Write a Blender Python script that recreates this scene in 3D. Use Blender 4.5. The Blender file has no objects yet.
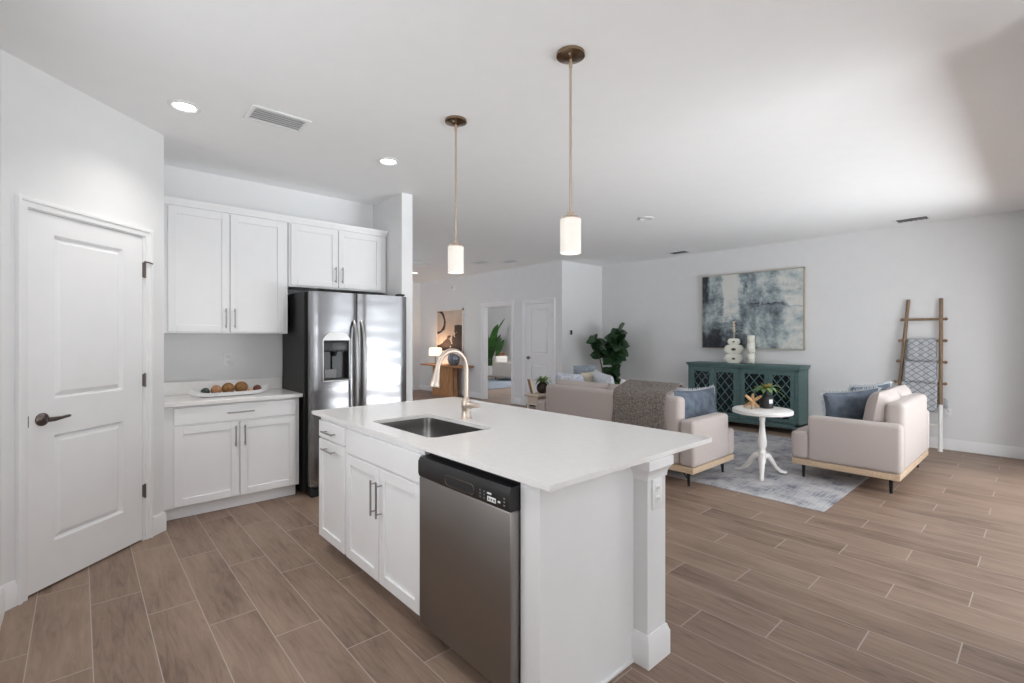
import bpy, bmesh, math, random
from mathutils import Vector, Matrix
random.seed(7)
C = bpy.context.scene
R = math.radians
PI = math.pi

# ------------------------------------------------------------------ camera, world, lights, exposure
CEIL = 2.91
cam_d = bpy.data.cameras.new('camera'); cam = bpy.data.objects.new('camera', cam_d); C.collection.objects.link(cam)
cam.location = (0, 0, 1.42)
cam.rotation_euler = (R(90), 0, -R(90) + R(48.101))
cam_d.sensor_width = 36; cam_d.lens = 482.7 / 1024 * 36
cam_d.shift_y = -4.0 / 1024
cam_d.clip_start = 0.02
C.camera = cam
w = bpy.data.worlds.new('sky'); C.world = w; w.use_nodes = True
bg = w.node_tree.nodes['Background']; bg.inputs[0].default_value = (0.93, 0.96, 1.0, 1); bg.inputs[1].default_value = 1.2
C.view_settings.view_transform = 'Standard'; C.view_settings.look = 'None'
C.view_settings.exposure = 0.64; C.view_settings.gamma = 1; C.view_settings.use_curve_mapping = False
C.cycles.diffuse_bounces = 8; C.cycles.max_bounces = 14
C.cycles.sample_clamp_indirect = 4

def area(name, loc, rot, sx, sy, power, col=(1, 1, 1), spread=180):
    d = bpy.data.lights.new(name, 'AREA'); d.shape = 'RECTANGLE'; d.size = sx; d.size_y = sy; d.energy = power; d.color = col
    d.spread = R(spread)
    o = bpy.data.objects.new(name, d); o.location = loc; o.rotation_euler = rot; C.collection.objects.link(o); return o
# unseen uplights added outside to brighten the ceiling; the sky adds the rest
area('uplight_fill_near', (6.95, -8.6, 0.03), (R(180), 0, 0), 7.2, 12.0, 2600, (0.90, 0.96, 1))
area('uplight_fill_far', (6.0, -22.6, 0.03), (R(180), 0, 0), 13.0, 15.8, 5000, (0.92, 0.97, 1))  # second added uplight, reaching the ceiling deep in the room
area('uplight_fill_dining', (0.2, -6.2, 0.03), (R(180), 0, 0), 4.4, 5.8, 430, (0.92, 0.97, 1))  # added uplight for the dining side
area('kitchen_side_fill', (-0.8, 2.0, 1.6), (R(90 + 15), 0, R(-90)), 1.6, 1.3, 6, (0.94, 0.97, 1))  # added fill for the island front, no window known there
area('study_fill', (11.85, 10.5, 1.6), (R(90), 0, R(90)), 2.4, 1.8, 80, (0.93, 0.96, 1))  # unseen fill added to light the room beyond the doorway
area('hall_fill', (1.9, 9.0, 1.3), (R(90 + 15), 0, R(-90)), 2.0, 2.0, 17, (0.74, 0.86, 1))  # unseen bluish fill added for the hall wall

for lx, ly in ((0.45, 1.75),):     # added to light the kitchen, an unseen downlight, overhead and out of the picture
    d = bpy.data.lights.new('ceiling_spot', 'SPOT'); d.energy = 26; d.spot_size = R(140); d.spot_blend = 0.9; d.shadow_soft_size = 0.08; d.color = (1, 0.98, 0.95)
    l = bpy.data.objects.new('ceiling_spot', d); l.location = (lx, ly, CEIL - 0.02); C.collection.objects.link(l)

# ------------------------------------------------------------------ materials
def newmat(name):
    m = bpy.data.materials.new(name); m.use_nodes = True
    return m, m.node_tree, m.node_tree.nodes['Principled BSDF']
def N(t, kind, **kw):
    n = t.nodes.new(kind)
    for k, v in kw.items(): setattr(n, k, v)
    return n
def coords(t, scale=(1, 1, 1), kind='Object'):
    tc = N(t, 'ShaderNodeTexCoord'); mp = N(t, 'ShaderNodeMapping'); mp.inputs['Scale'].default_value = scale
    t.links.new(tc.outputs[kind], mp.inputs[0]); return mp.outputs[0]
def mat(name, col, rough=0.5, metal=0.0, var=0.04, scale=8.0, bump=0.0, bscale=60.0, stretch=(1, 1, 1), col2=None, spec=0.5, sheen=0, emit=0, emcol=None, detail=4.0):
    m, t, b = newmat(name)
    v = coords(t, stretch)
    no = N(t, 'ShaderNodeTexNoise'); no.inputs['Scale'].default_value = scale; no.inputs['Detail'].default_value = detail
    t.links.new(v, no.inputs['Vector'])
    rp = N(t, 'ShaderNodeValToRGB')
    c2 = col2 or tuple(min(1, c * (1 + var)) for c in col); c1 = col if col2 else tuple(c * (1 - var) for c in col)
    rp.color_ramp.elements[0].position = 0.3; rp.color_ramp.elements[1].position = 0.7
    rp.color_ramp.elements[0].color = (*c1, 1); rp.color_ramp.elements[1].color = (*c2, 1)
    t.links.new(no.outputs['Fac'], rp.inputs[0]); t.links.new(rp.outputs[0], b.inputs['Base Color'])
    b.inputs['Roughness'].default_value = rough; b.inputs['Metallic'].default_value = metal
    b.inputs['Specular IOR Level'].default_value = spec
    if sheen: b.inputs['Sheen Weight'].default_value = sheen
    if emit:
        b.inputs['Emission Color'].default_value = (*(emcol or col), 1); b.inputs['Emission Strength'].default_value = emit
    if bump:
        n2 = N(t, 'ShaderNodeTexNoise'); n2.inputs['Scale'].default_value = bscale; n2.inputs['Detail'].default_value = 3
        t.links.new(v, n2.inputs['Vector'])
        bp = N(t, 'ShaderNodeBump'); bp.inputs['Strength'].default_value = bump; bp.inputs['Distance'].default_value = 0.01
        t.links.new(n2.outputs['Fac'], bp.inputs['Height']); t.links.new(bp.outputs[0], b.inputs['Normal'])
    return m
M = {}
M['wall'] = mat('wall_paint', (0.77, 0.77, 0.772), 0.85, var=0.01, bump=0.03, bscale=180, spec=0.2)
M['ceiling'] = mat('ceiling_paint', (0.90, 0.90, 0.90), 0.9, var=0.008, bump=0.03, bscale=120, spec=0.15)
M['trim'] = mat('trim_paint', (0.84, 0.84, 0.845), 0.4, var=0.01)
M['cab'] = mat('cabinet_paint', (0.85, 0.85, 0.855), 0.38, var=0.01)
M['quartz'] = mat('white_quartz', (0.84, 0.825, 0.81), 0.12, var=0.02, scale=25, detail=8)
M['steel_h'] = mat('brushed_nickel', (0.38, 0.37, 0.36), 0.34, 1.0, var=0.04, scale=60, stretch=(1, 1, 12))
M['nickel_dark'] = mat('dark_nickel', (0.16, 0.13, 0.12), 0.28, 0.9, var=0.1)
M['nickel_warm'] = mat('warm_nickel', (0.66, 0.53, 0.42), 0.28, 1.0, var=0.05)
M['bronze'] = mat('polished_bronze', (0.30, 0.22, 0.15), 0.22, 1.0, var=0.1)
M['faucet'] = mat('champagne_nickel', (0.66, 0.56, 0.48), 0.34, 1.0, var=0.03)
M['black'] = mat('black_plastic', (0.012, 0.012, 0.013), 0.3, var=0.1)
M['blackmat'] = mat('matte_black', (0.014, 0.014, 0.015), 0.6, var=0.1)
M['fridge_side'] = mat('charcoal_steel', (0.009, 0.0085, 0.008), 0.5, 0.1, var=0.1, bump=0.05, bscale=200)
M['grey_plastic'] = mat('grey_plastic', (0.20, 0.20, 0.20), 0.4)
M['white_plastic'] = mat('white_plastic', (0.82, 0.82, 0.82), 0.35, var=0.01)
M['sink'] = mat('sink_steel', (0.26, 0.25, 0.24), 0.28, 1.0, var=0.04, scale=40, stretch=(1, 8, 1))
M['lamp_on'] = mat('lit_diffuser', (1, 1, 1), 0.5, emit=6, emcol=(1, 0.98, 0.95))
M['shade_on'] = mat('lit_glass_shade', (0.72, 0.69, 0.65), 0.3, emit=0.22, emcol=(1, 0.90, 0.78))
M['shade_warm'] = mat('lit_warm_shade', (0.95, 0.8, 0.65), 0.6, emit=1.0, emcol=(1, 0.72, 0.5))
M['vent_dark'] = mat('vent_shadow', (0.16, 0.16, 0.16), 0.8)
M['vent_slat'] = mat('vent_slat_grey', (0.45, 0.45, 0.45), 0.5)
M['fab'] = mat('beige_linen', (0.50, 0.44, 0.415), 0.9, var=0.10, scale=160, bump=0.25, bscale=450, spec=0.15, sheen=0.2, stretch=(1, 1, 1))
M['wood_light'] = mat('light_oak', (0.50, 0.36, 0.24), 0.5, scale=14, stretch=(0.6, 6, 6), col2=(0.66, 0.51, 0.36), bump=0.05)
M['wood_pale'] = mat('pale_ash', (0.62, 0.52, 0.43), 0.5, scale=14, stretch=(0.6, 6, 6), col2=(0.74, 0.65, 0.56))
M['wood_brown'] = mat('weathered_brown_wood', (0.17, 0.105, 0.06), 0.6, scale=16, stretch=(6, 6, 0.7), col2=(0.30, 0.20, 0.125), bump=0.1)
M['wood_orange'] = mat('orange_oak', (0.34, 0.15, 0.055), 0.45, scale=9, stretch=(7, 7, 0.4), col2=(0.55, 0.29, 0.13))
M['teal'] = mat('teal_paint', (0.080, 0.142, 0.142), 0.5, var=0.14, scale=30, bump=0.05, bscale=150)
M['dark_glass'] = mat('dark_cabinet_glass', (0.006, 0.014, 0.018), 0.12, var=0.3)
M['cream'] = mat('cream_ceramic', (0.80, 0.79, 0.70), 0.5, var=0.04, bump=0.1)
M['tan'] = mat('tan_ceramic', (0.60, 0.50, 0.38), 0.7, var=0.1)
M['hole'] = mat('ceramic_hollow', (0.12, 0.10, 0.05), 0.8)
M['whitewood'] = mat('white_painted_wood', (0.83, 0.81, 0.79), 0.4, var=0.02)
M['leaf'] = mat('dark_green_leaf', (0.012, 0.04, 0.018), 0.35, scale=6, col2=(0.035, 0.085, 0.03))
M['leaf_light'] = mat('fresh_green_leaf', (0.10, 0.20, 0.05), 0.45, scale=12, col2=(0.22, 0.34, 0.10))
M['leaf_palm'] = mat('palm_leaf', (0.02, 0.07, 0.018), 0.4, scale=5, col2=(0.05, 0.15, 0.03))
M['leaf_yellow'] = mat('orange_green_leaf', (0.13, 0.22, 0.05), 0.45, scale=20, col2=(0.62, 0.30, 0.07))
M['stem'] = mat('brown_stem', (0.12, 0.08, 0.05), 0.8)
M['pot_white'] = mat('white_pot', (0.8, 0.8, 0.8), 0.4)
M['vase_dark'] = mat('dark_brown_vase', (0.030, 0.014, 0.009), 0.35, var=0.3)
M['vase_black'] = mat('black_vase', (0.018, 0.018, 0.020), 0.5, var=0.2, bump=0.1)
M['paper'] = mat('cream_paper', (0.74, 0.66, 0.52), 0.8, scale=40, stretch=(1, 1, 20))
M['leather'] = mat('brown_cover', (0.30, 0.16, 0.09), 0.6)
M['gold'] = mat('gilt_wood', (0.55, 0.33, 0.16), 0.35, 0.4, var=0.15)
M['denim'] = mat('blue_denim', (0.075, 0.093, 0.120), 0.9, scale=9, col2=(0.17, 0.20, 0.245), bump=0.2, bscale=300, spec=0.15)
M['fray'] = mat('frayed_white_thread', (0.48, 0.50, 0.52), 0.95)
M['cush_blue'] = mat('blue_white_print', (0.40, 0.47, 0.62), 0.9, scale=22, col2=(0.85, 0.86, 0.88))
M['cush_pale'] = mat('pale_blue_speckle', (0.52, 0.57, 0.64), 0.9, scale=70, col2=(0.74, 0.77, 0.80))
M['cush_white'] = mat('white_linen', (0.83, 0.82, 0.80), 0.9, var=0.03)
M['cush_grey'] = mat('blue_grey_tweed', (0.13, 0.155, 0.185), 0.9, scale=50, col2=(0.26, 0.29, 0.325))
M['cush_beige'] = mat('beige_linen_small', (0.55, 0.49, 0.40), 0.9, scale=40)
M['tweed'] = mat('grey_brown_fleece', (0.10, 0.085, 0.075), 0.95, scale=75, col2=(0.36, 0.32, 0.29), bump=0.6, bscale=160, spec=0.1)
M['green_ball'] = mat('dark_green_moss', (0.05, 0.07, 0.06), 0.9, scale=60, bump=0.5)
M['brown_ball'] = mat('brown_twine', (0.16, 0.075, 0.025), 0.8, scale=40, col2=(0.36, 0.19, 0.07), bump=0.8, bscale=90)
M['rust_ball'] = mat('rust_twine', (0.34, 0.15, 0.07), 0.8, scale=40, col2=(0.50, 0.28, 0.15), bump=0.8, bscale=90)
M['red_ball'] = mat('dark_red_twine', (0.09, 0.03, 0.02), 0.8, scale=40, col2=(0.2, 0.07, 0.05), bump=0.8, bscale=90)
M['tan_ball'] = mat('tan_twine', (0.62, 0.42, 0.26), 0.8, scale=40, bump=0.6, bscale=90)
M['smoke_glass'] = mat('smoky_vase_glass', (0.20, 0.22, 0.25), 0.15, 0.3)
M['frame_tan'] = mat('tan_frame', (0.42, 0.36, 0.28), 0.5)
M['frame_white'] = mat('white_frame', (0.80, 0.74, 0.68), 0.5)
M['study_sofa'] = mat('greige_armchair', (0.42, 0.385, 0.35), 0.9, var=0.05)
M['basket'] = mat('woven_basket', (0.40, 0.28, 0.15), 0.8, scale=80)
M['threshold'] = mat('dark_threshold', (0.02, 0.018, 0.016), 0.7)
M['seam'] = mat('seam_line', (0.40, 0.36, 0.34), 0.9)

def math_n(t, op, a, b=None, c=None):
    n = N(t, 'ShaderNodeMath', operation=op)
    for i, x in enumerate((a, b, c)):
        if x is None: continue
        if isinstance(x, (int, float)): n.inputs[i].default_value = x
        else: t.links.new(x, n.inputs[i])
    return n.outputs[0]
def floor_mat():
    m, t, b = newmat('wood_look_tile')
    g = N(t, 'ShaderNodeNewGeometry'); s = N(t, 'ShaderNodeSeparateXYZ'); t.links.new(g.outputs['Position'], s.inputs[0])
    x, y = s.outputs[0], s.outputs[1]
    rx = math_n(t, 'DIVIDE', math_n(t, 'SUBTRACT', x, 2.2003), 0.2155)
    row = math_n(t, 'FLOOR', rx); fx = math_n(t, 'FRACT', rx)
    ry = math_n(t, 'DIVIDE', math_n(t, 'ADD', math_n(t, 'SUBTRACT', y, 1.213), math_n(t, 'MULTIPLY', row, 0.3137)), 0.955)
    pl = math_n(t, 'FLOOR', ry); fy = math_n(t, 'FRACT', ry)
    ex = math_n(t, 'MULTIPLY', math_n(t, 'MINIMUM', fx, math_n(t, 'SUBTRACT', 1, fx)), 0.2155)
    ey = math_n(t, 'MULTIPLY', math_n(t, 'MINIMUM', fy, math_n(t, 'SUBTRACT', 1, fy)), 0.955)
    e1 = math_n(t, 'LESS_THAN', ex, 0.0020); e2 = math_n(t, 'LESS_THAN', ey, 0.0026)
    gm = math_n(t, 'MAXIMUM', e1, e2)
    cv = N(t, 'ShaderNodeCombineXYZ'); t.links.new(row, cv.inputs[0]); t.links.new(pl, cv.inputs[1])
    wn = N(t, 'ShaderNodeTexWhiteNoise', noise_dimensions='2D'); t.links.new(cv.outputs[0], wn.inputs[0])
    gv = N(t, 'ShaderNodeCombineXYZ')
    t.links.new(math_n(t, 'MULTIPLY', x, 30), gv.inputs[0]); t.links.new(math_n(t, 'MULTIPLY', y, 3.2), gv.inputs[1])
    t.links.new(math_n(t, 'MULTIPLY', wn.outputs[0], 40), gv.inputs[2])
    n1 = N(t, 'ShaderNodeTexNoise'); n1.inputs['Scale'].default_value = 1.0; n1.inputs['Detail'].default_value = 8; n1.inputs['Roughness'].default_value = 0.65; n1.inputs['Distortion'].default_value = 1.2
    t.links.new(gv.outputs[0], n1.inputs['Vector'])
    gv2 = N(t, 'ShaderNodeCombineXYZ')
    t.links.new(math_n(t, 'MULTIPLY', x, 5), gv2.inputs[0]); t.links.new(math_n(t, 'MULTIPLY', y, 1.5), gv2.inputs[1])
    t.links.new(math_n(t, 'MULTIPLY', wn.outputs[0], 70), gv2.inputs[2])
    n2 = N(t, 'ShaderNodeTexNoise'); n2.inputs['Scale'].default_value = 1.0; n2.inputs['Detail'].default_value = 3
    t.links.new(gv2.outputs[0], n2.inputs['Vector'])
    f = math_n(t, 'ADD', math_n(t, 'MULTIPLY', n1.outputs['Fac'], 0.55), math_n(t, 'MULTIPLY', n2.outputs['Fac'], 0.45))
    f = math_n(t, 'ADD', f, math_n(t, 'MULTIPLY', math_n(t, 'SUBTRACT', wn.outputs[0], 0.5), 0.09))
    rp = N(t, 'ShaderNodeValToRGB'); el = rp.color_ramp.elements
    el[0].position = 0.29; el[0].color = (0.105, 0.066, 0.046, 1)
    el[1].position = 0.70; el[1].color = (0.345, 0.246, 0.186, 1)
    e = rp.color_ramp.elements.new(0.45); e.color = (0.230, 0.158, 0.118, 1)
    t.links.new(f, rp.inputs[0])
    mx = N(t, 'ShaderNodeMixRGB'); t.links.new(gm, mx.inputs[0]); t.links.new(rp.outputs[0], mx.inputs[1]); mx.inputs[2].default_value = (0.42, 0.35, 0.30, 1)
    t.links.new(mx.outputs[0], b.inputs['Base Color'])
    t.links.new(math_n(t, 'ADD', math_n(t, 'MULTIPLY', n1.outputs['Fac'], 0.15), 0.38), b.inputs['Roughness'])
    b.inputs['Specular IOR Level'].default_value = 0.32
    bp = N(t, 'ShaderNodeBump'); bp.inputs['Strength'].default_value = 0.25; bp.inputs['Distance'].default_value = 0.004
    t.links.new(math_n(t, 'SUBTRACT', math_n(t, 'MULTIPLY', n1.outputs['Fac'], 0.25), gm), bp.inputs['Height']); t.links.new(bp.outputs[0], b.inputs['Normal'])
    return m
M['floor'] = floor_mat()
def steel_mat(name, col, rough, wav, stretch):
    m, t, b = newmat(name)
    b.inputs['Base Color'].default_value = (*col, 1); b.inputs['Metallic'].default_value = 1
    v = coords(t, stretch)
    n1 = N(t, 'ShaderNodeTexNoise'); n1.inputs['Scale'].default_value = 1.0; n1.inputs['Detail'].default_value = 1; t.links.new(v, n1.inputs['Vector'])
    v2 = coords(t, (260, 260, 2)); n2 = N(t, 'ShaderNodeTexNoise'); n2.inputs['Scale'].default_value = 1; t.links.new(v2, n2.inputs['Vector'])
    t.links.new(math_n(t, 'ADD', math_n(t, 'MULTIPLY', n2.outputs['Fac'], 0.08), rough), b.inputs['Roughness'])
    bp = N(t, 'ShaderNodeBump'); bp.inputs['Strength'].default_value = wav; bp.inputs['Distance'].default_value = 0.05
    t.links.new(n1.outputs['Fac'], bp.inputs['Height']); t.links.new(bp.outputs[0], b.inputs['Normal'])
    return m
M['fridge_door'] = steel_mat('fridge_stainless', (0.31, 0.31, 0.32), 0.18, 0.18, (1.2, 1.2, 5))
M['dw_steel'] = steel_mat('dishwasher_stainless', (0.31, 0.292, 0.28), 0.30, 0.03, (3, 3, 2))
def rug_mat():
    m, t, b = newmat('distressed_rug')
    v = coords(t, (1, 1, 1))
    n1 = N(t, 'ShaderNodeTexNoise'); n1.inputs['Scale'].default_value = 2.6; n1.inputs['Detail'].default_value = 8; n1.inputs['Roughness'].default_value = 0.75; t.links.new(v, n1.inputs['Vector'])
    v2 = coords(t, (3, 60, 1)); n2 = N(t, 'ShaderNodeTexNoise'); n2.inputs['Scale'].default_value = 1.5; n2.inputs['Detail'].default_value = 4; t.links.new(v2, n2.inputs['Vector'])
    n3 = N(t, 'ShaderNodeTexVoronoi'); n3.inputs['Scale'].default_value = 5; t.links.new(v, n3.inputs['Vector'])
    f = math_n(t, 'ADD', math_n(t, 'MULTIPLY', n1.outputs['Fac'], 0.62), math_n(t, 'ADD', math_n(t, 'MULTIPLY', n2.outputs['Fac'], 0.28), math_n(t, 'MULTIPLY', n3.outputs['Distance'], 0.12)))
    rp = N(t, 'ShaderNodeValToRGB'); el = rp.color_ramp.elements
    el[0].position = 0.34; el[0].color = (0.06, 0.07, 0.11, 1); el[1].position = 0.62; el[1].color = (0.54, 0.53, 0.53, 1)
    e = el.new(0.42); e.color = (0.21, 0.21, 0.25, 1); e = el.new(0.5); e.color = (0.40, 0.40, 0.42, 1)
    t.links.new(f, rp.inputs[0]); t.links.new(rp.outputs[0], b.inputs['Base Color']); b.inputs['Roughness'].default_value = 0.95
    bp = N(t, 'ShaderNodeBump'); bp.inputs['Strength'].default_value = 0.4; t.links.new(n2.outputs['Fac'], bp.inputs['Height']); t.links.new(bp.outputs[0], b.inputs['Normal'])
    return m
M['rug'] = rug_mat()
def paint_mat():
    # abstract canvas: u along local x (0..1), v along local z (0..1)
    m, t, b = newmat('abstract_painting')
    v = coords(t, (1, 1, 1)); s = N(t, 'ShaderNodeSeparateXYZ'); t.links.new(v, s.inputs[0])
    n1 = N(t, 'ShaderNodeTexNoise'); n1.inputs['Scale'].default_value = 3.2; n1.inputs['Detail'].default_value = 10; n1.inputs['Roughness'].default_value = 0.75; n1.inputs['Distortion'].default_value = 0.5; t.links.new(v, n1.inputs['Vector'])
    v2 = coords(t, (6, 1, 2.0)); n2 = N(t, 'ShaderNodeTexNoise'); n2.inputs['Scale'].default_value = 1.2; n2.inputs['Detail'].default_value = 8; n2.inputs['Roughness'].default_value = 0.7; t.links.new(v2, n2.inputs['Vector'])
    n3 = N(t, 'ShaderNodeTexNoise'); n3.inputs['Scale'].default_value = 14; n3.inputs['Detail'].default_value = 6; t.links.new(v, n3.inputs['Vector'])
    X, Z = s.outputs[0], s.outputs[2]
    c1 = math_n(t, 'SUBTRACT', n1.outputs['Fac'], 0.5); c2 = math_n(t, 'SUBTRACT', n2.outputs['Fac'], 0.5); c3 = math_n(t, 'SUBTRACT', n3.outputs['Fac'], 0.5)
    wx = math_n(t, 'ADD', X, math_n(t, 'MULTIPLY', c2, 0.22)); wz = math_n(t, 'ADD', Z, math_n(t, 'MULTIPLY', c1, 0.55))
    def soft(val, edge, k, up=True):
        d = math_n(t, 'SUBTRACT', val, edge) if up else math_n(t, 'SUBTRACT', edge, val)
        m_ = N(t, 'ShaderNodeMath', operation='MULTIPLY_ADD', use_clamp=True); t.links.new(d, m_.inputs[0]); m_.inputs[1].default_value = k; m_.inputs[2].default_value = 0.5; return m_.outputs[0]
    f = math_n(t, 'ADD', 0.52, math_n(t, 'ADD', math_n(t, 'MULTIPLY', c1, 1.5), math_n(t, 'ADD', math_n(t, 'MULTIPLY', c2, 0.9), math_n(t, 'MULTIPLY', c3, 0.5))))
    def add(mask, amt):
        nonlocal f
        f = math_n(t, 'ADD', f, math_n(t, 'MULTIPLY', mask, amt))
    add(soft(wx, 0.80, 7), 0.24)                                                                # pale right-hand side
    band = math_n(t, 'MULTIPLY', soft(math_n(t, 'ABSOLUTE', math_n(t, 'SUBTRACT', wx, 0.30)), 0.085, 30, False), soft(wz, 0.42, 9)); add(band, 0.38)
    low = math_n(t, 'MULTIPLY', soft(wz, 0.25, 7, False), soft(wx, 0.5, 6, False)); add(low, -0.38)
    add(math_n(t, 'MULTIPLY', soft(wx, 0.07, 14, False), soft(wz, 0.6, 8)), -0.40)              # dark upper left edge
    ln = math_n(t, 'MULTIPLY', soft(math_n(t, 'ABSOLUTE', math_n(t, 'SUBTRACT', wz, 0.55)), 0.016, 45, False), soft(wx, 0.5, 14)); add(ln, -0.25)
    add(math_n(t, 'MULTIPLY', soft(math_n(t, 'ABSOLUTE', math_n(t, 'SUBTRACT', wx, 0.47)), 0.02, 30, False), soft(math_n(t, 'ABSOLUTE', math_n(t, 'SUBTRACT', Z, 0.80)), 0.07, 20, False)), -0.4)
    rp = N(t, 'ShaderNodeValToRGB'); el = rp.color_ramp.elements
    el[0].position = 0.12; el[0].color = (0.035, 0.038, 0.045, 1); el[1].position = 0.86; el[1].color = (0.68, 0.68, 0.64, 1)
    e = el.new(0.32); e.color = (0.13, 0.155, 0.17, 1); e = el.new(0.50); e.color = (0.27, 0.325, 0.345, 1); e = el.new(0.66); e.color = (0.48, 0.53, 0.53, 1)
    t.links.new(f, rp.inputs[0]); t.links.new(rp.outputs[0], b.inputs['Base Color']); b.inputs['Roughness'].default_value = 0.7
    return m
M['painting'] = paint_mat()
def hallart_mat():
    m, t, b = newmat('brown_collage_painting')
    v = coords(t, (1, 1, 1)); s = N(t, 'ShaderNodeSeparateXYZ'); t.links.new(v, s.inputs[0])
    n1 = N(t, 'ShaderNodeTexNoise'); n1.inputs['Scale'].default_value = 3.0; n1.inputs['Detail'].default_value = 6; t.links.new(v, n1.inputs['Vector'])
    a = math_n(t, 'MULTIPLY', math_n(t, 'SUBTRACT', n1.outputs['Fac'], 0.5), 0.9)
    d1 = math_n(t, 'LESS_THAN', math_n(t, 'ADD', math_n(t, 'SUBTRACT', s.outputs[2], math_n(t, 'MULTIPLY', s.outputs[0], 0.35)), a), 0.12)
    cx = math_n(t, 'SUBTRACT', s.outputs[0], 0.05); cz = math_n(t, 'SUBTRACT', s.outputs[2], 0.74)
    rr = math_n(t, 'SQRT', math_n(t, 'ADD', math_n(t, 'MULTIPLY', cx, cx), math_n(t, 'MULTIPLY', cz, cz)))
    d2 = math_n(t, 'LESS_THAN', math_n(t, 'ABSOLUTE', math_n(t, 'SUBTRACT', math_n(t, 'ADD', rr, math_n(t, 'MULTIPLY', a, 0.2)), 0.27)), 0.035)
    d3 = math_n(t, 'MULTIPLY', math_n(t, 'GREATER_THAN', s.outputs[0], 0.7), math_n(t, 'LESS_THAN', math_n(t, 'ABSOLUTE', math_n(t, 'SUBTRACT', math_n(t, 'ADD', s.outputs[2], math_n(t, 'MULTIPLY', a, 0.15)), 0.55)), 0.09))
    dm = math_n(t, 'MAXIMUM', d1, math_n(t, 'MAXIMUM', d2, d3))
    rp = N(t, 'ShaderNodeValToRGB'); rp.color_ramp.elements[0].color = (0.42, 0.30, 0.21, 1); rp.color_ramp.elements[1].color = (0.70, 0.60, 0.52, 1)
    t.links.new(n1.outputs['Fac'], rp.inputs[0])
    mx = N(t, 'ShaderNodeMixRGB'); t.links.new(dm, mx.inputs[0]); t.links.new(rp.outputs[0], mx.inputs[1]); mx.inputs[2].default_value = (0.045, 0.028, 0.022, 1)
    t.links.new(mx.outputs[0], b.inputs['Base Color']); b.inputs['Roughness'].default_value = 0.7
    return m
M['hallart'] = hallart_mat()
def throw_mat():
    m, t, b = newmat('diamond_weave')
    uv = N(t, 'ShaderNodeUVMap'); s = N(t, 'ShaderNodeSeparateXYZ'); t.links.new(uv.outputs[0], s.inputs[0])
    k = 10.5
    p = math_n(t, 'MULTIPLY', math_n(t, 'ADD', s.outputs[0], math_n(t, 'MULTIPLY', s.outputs[1], 1.25)), k)
    q = math_n(t, 'MULTIPLY', math_n(t, 'SUBTRACT', s.outputs[0], math_n(t, 'MULTIPLY', s.outputs[1], 1.25)), k)
    def line(z, wd): return math_n(t, 'LESS_THAN', math_n(t, 'ABSOLUTE', math_n(t, 'SUBTRACT', math_n(t, 'FRACT', z), 0.5)), wd)
    ms = math_n(t, 'MAXIMUM', line(p, 0.10), line(q, 0.10))
    n1 = N(t, 'ShaderNodeTexNoise'); n1.inputs['Scale'].default_value = 160; t.links.new(coords(t), n1.inputs['Vector'])
    fac = math_n(t, 'MULTIPLY', ms, math_n(t, 'ADD', 0.45, math_n(t, 'MULTIPLY', n1.outputs['Fac'], 0.8)))
    mx = N(t, 'ShaderNodeMixRGB'); t.links.new(fac, mx.inputs[0]); mx.inputs[1].default_value = (0.46, 0.47, 0.49, 1); mx.inputs[2].default_value = (0.22, 0.23, 0.255, 1)
    t.links.new(mx.outputs[0], b.inputs['Base Color']); b.inputs['Roughness'].default_value = 0.95
    return m
M['throw'] = throw_mat()

# ------------------------------------------------------------------ mesh helpers
def bm_(): return bmesh.new()
def box(bm, x0, x1, y0, y1, z0, z1, bev=0.0, seg=1, rot=None, about=None):
    r = bmesh.ops.create_cube(bm, size=1.0)
    vs = r['verts']
    for v in vs:
        v.co = Vector(((x0 + x1) / 2 + v.co.x * (x1 - x0), (y0 + y1) / 2 + v.co.y * (y1 - y0), (z0 + z1) / 2 + v.co.z * (z1 - z0)))
    if rot is not None:
        ab = Vector(about or ((x0 + x1) / 2, (y0 + y1) / 2, (z0 + z1) / 2))
        for v in vs: v.co = ab + rot @ (v.co - ab)
    if bev > 0:
        es = set()
        for v in vs: es.update(v.link_edges)
        bmesh.ops.bevel(bm, geom=list(es), offset=bev, segments=seg, profile=0.5, affect='EDGES', clamp_overlap=True)
    return bm
def frame_of(d):
    d = d.normalized(); a = Vector((0, 0, 1)) if abs(d.z) < 0.95 else Vector((1, 0, 0))
    u = d.cross(a).normalized(); return u, d.cross(u).normalized()
def tube(bm, pts, r, n=10, cap=True, flat=1.0):
    pts = [Vector(p) for p in pts]; rs = r if isinstance(r, (list, tuple)) else [r] * len(pts)
    rings = []; u = None
    for i, p in enumerate(pts):
        d = (pts[min(i + 1, len(pts) - 1)] - pts[max(i - 1, 0)])
        if u is None: u, v = frame_of(d)
        else:
            d = d.normalized(); u = (u - d * u.dot(d)).normalized(); v = d.cross(u)
        rings.append([bm.verts.new(p + (u * math.cos(2 * PI * k / n) + v * flat * math.sin(2 * PI * k / n)) * rs[i]) for k in range(n)])
    for a, b in zip(rings, rings[1:]):
        for k in range(n): bm.faces.new((a[k], a[(k + 1) % n], b[(k + 1) % n], b[k]))
    if cap:
        bm.faces.new(list(reversed(rings[0]))); bm.faces.new(rings[-1])
    return bm
def lathe(bm, prof, c=(0, 0, 0), n=28, cap=True):
    c = Vector(c); rings = []
    for r, z in prof:
        rings.append([bm.verts.new(c + Vector((r * math.cos(2 * PI * k / n), r * math.sin(2 * PI * k / n), z))) for k in range(n)])
    for a, b in zip(rings, rings[1:]):
        for k in range(n): bm.faces.new((a[k], a[(k + 1) % n], b[(k + 1) % n], b[k]))
    if cap:
        if prof[0][0] > 1e-4: bm.faces.new(list(reversed(rings[0])))
        if prof[-1][0] > 1e-4: bm.faces.new(rings[-1])
    return bm
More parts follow.
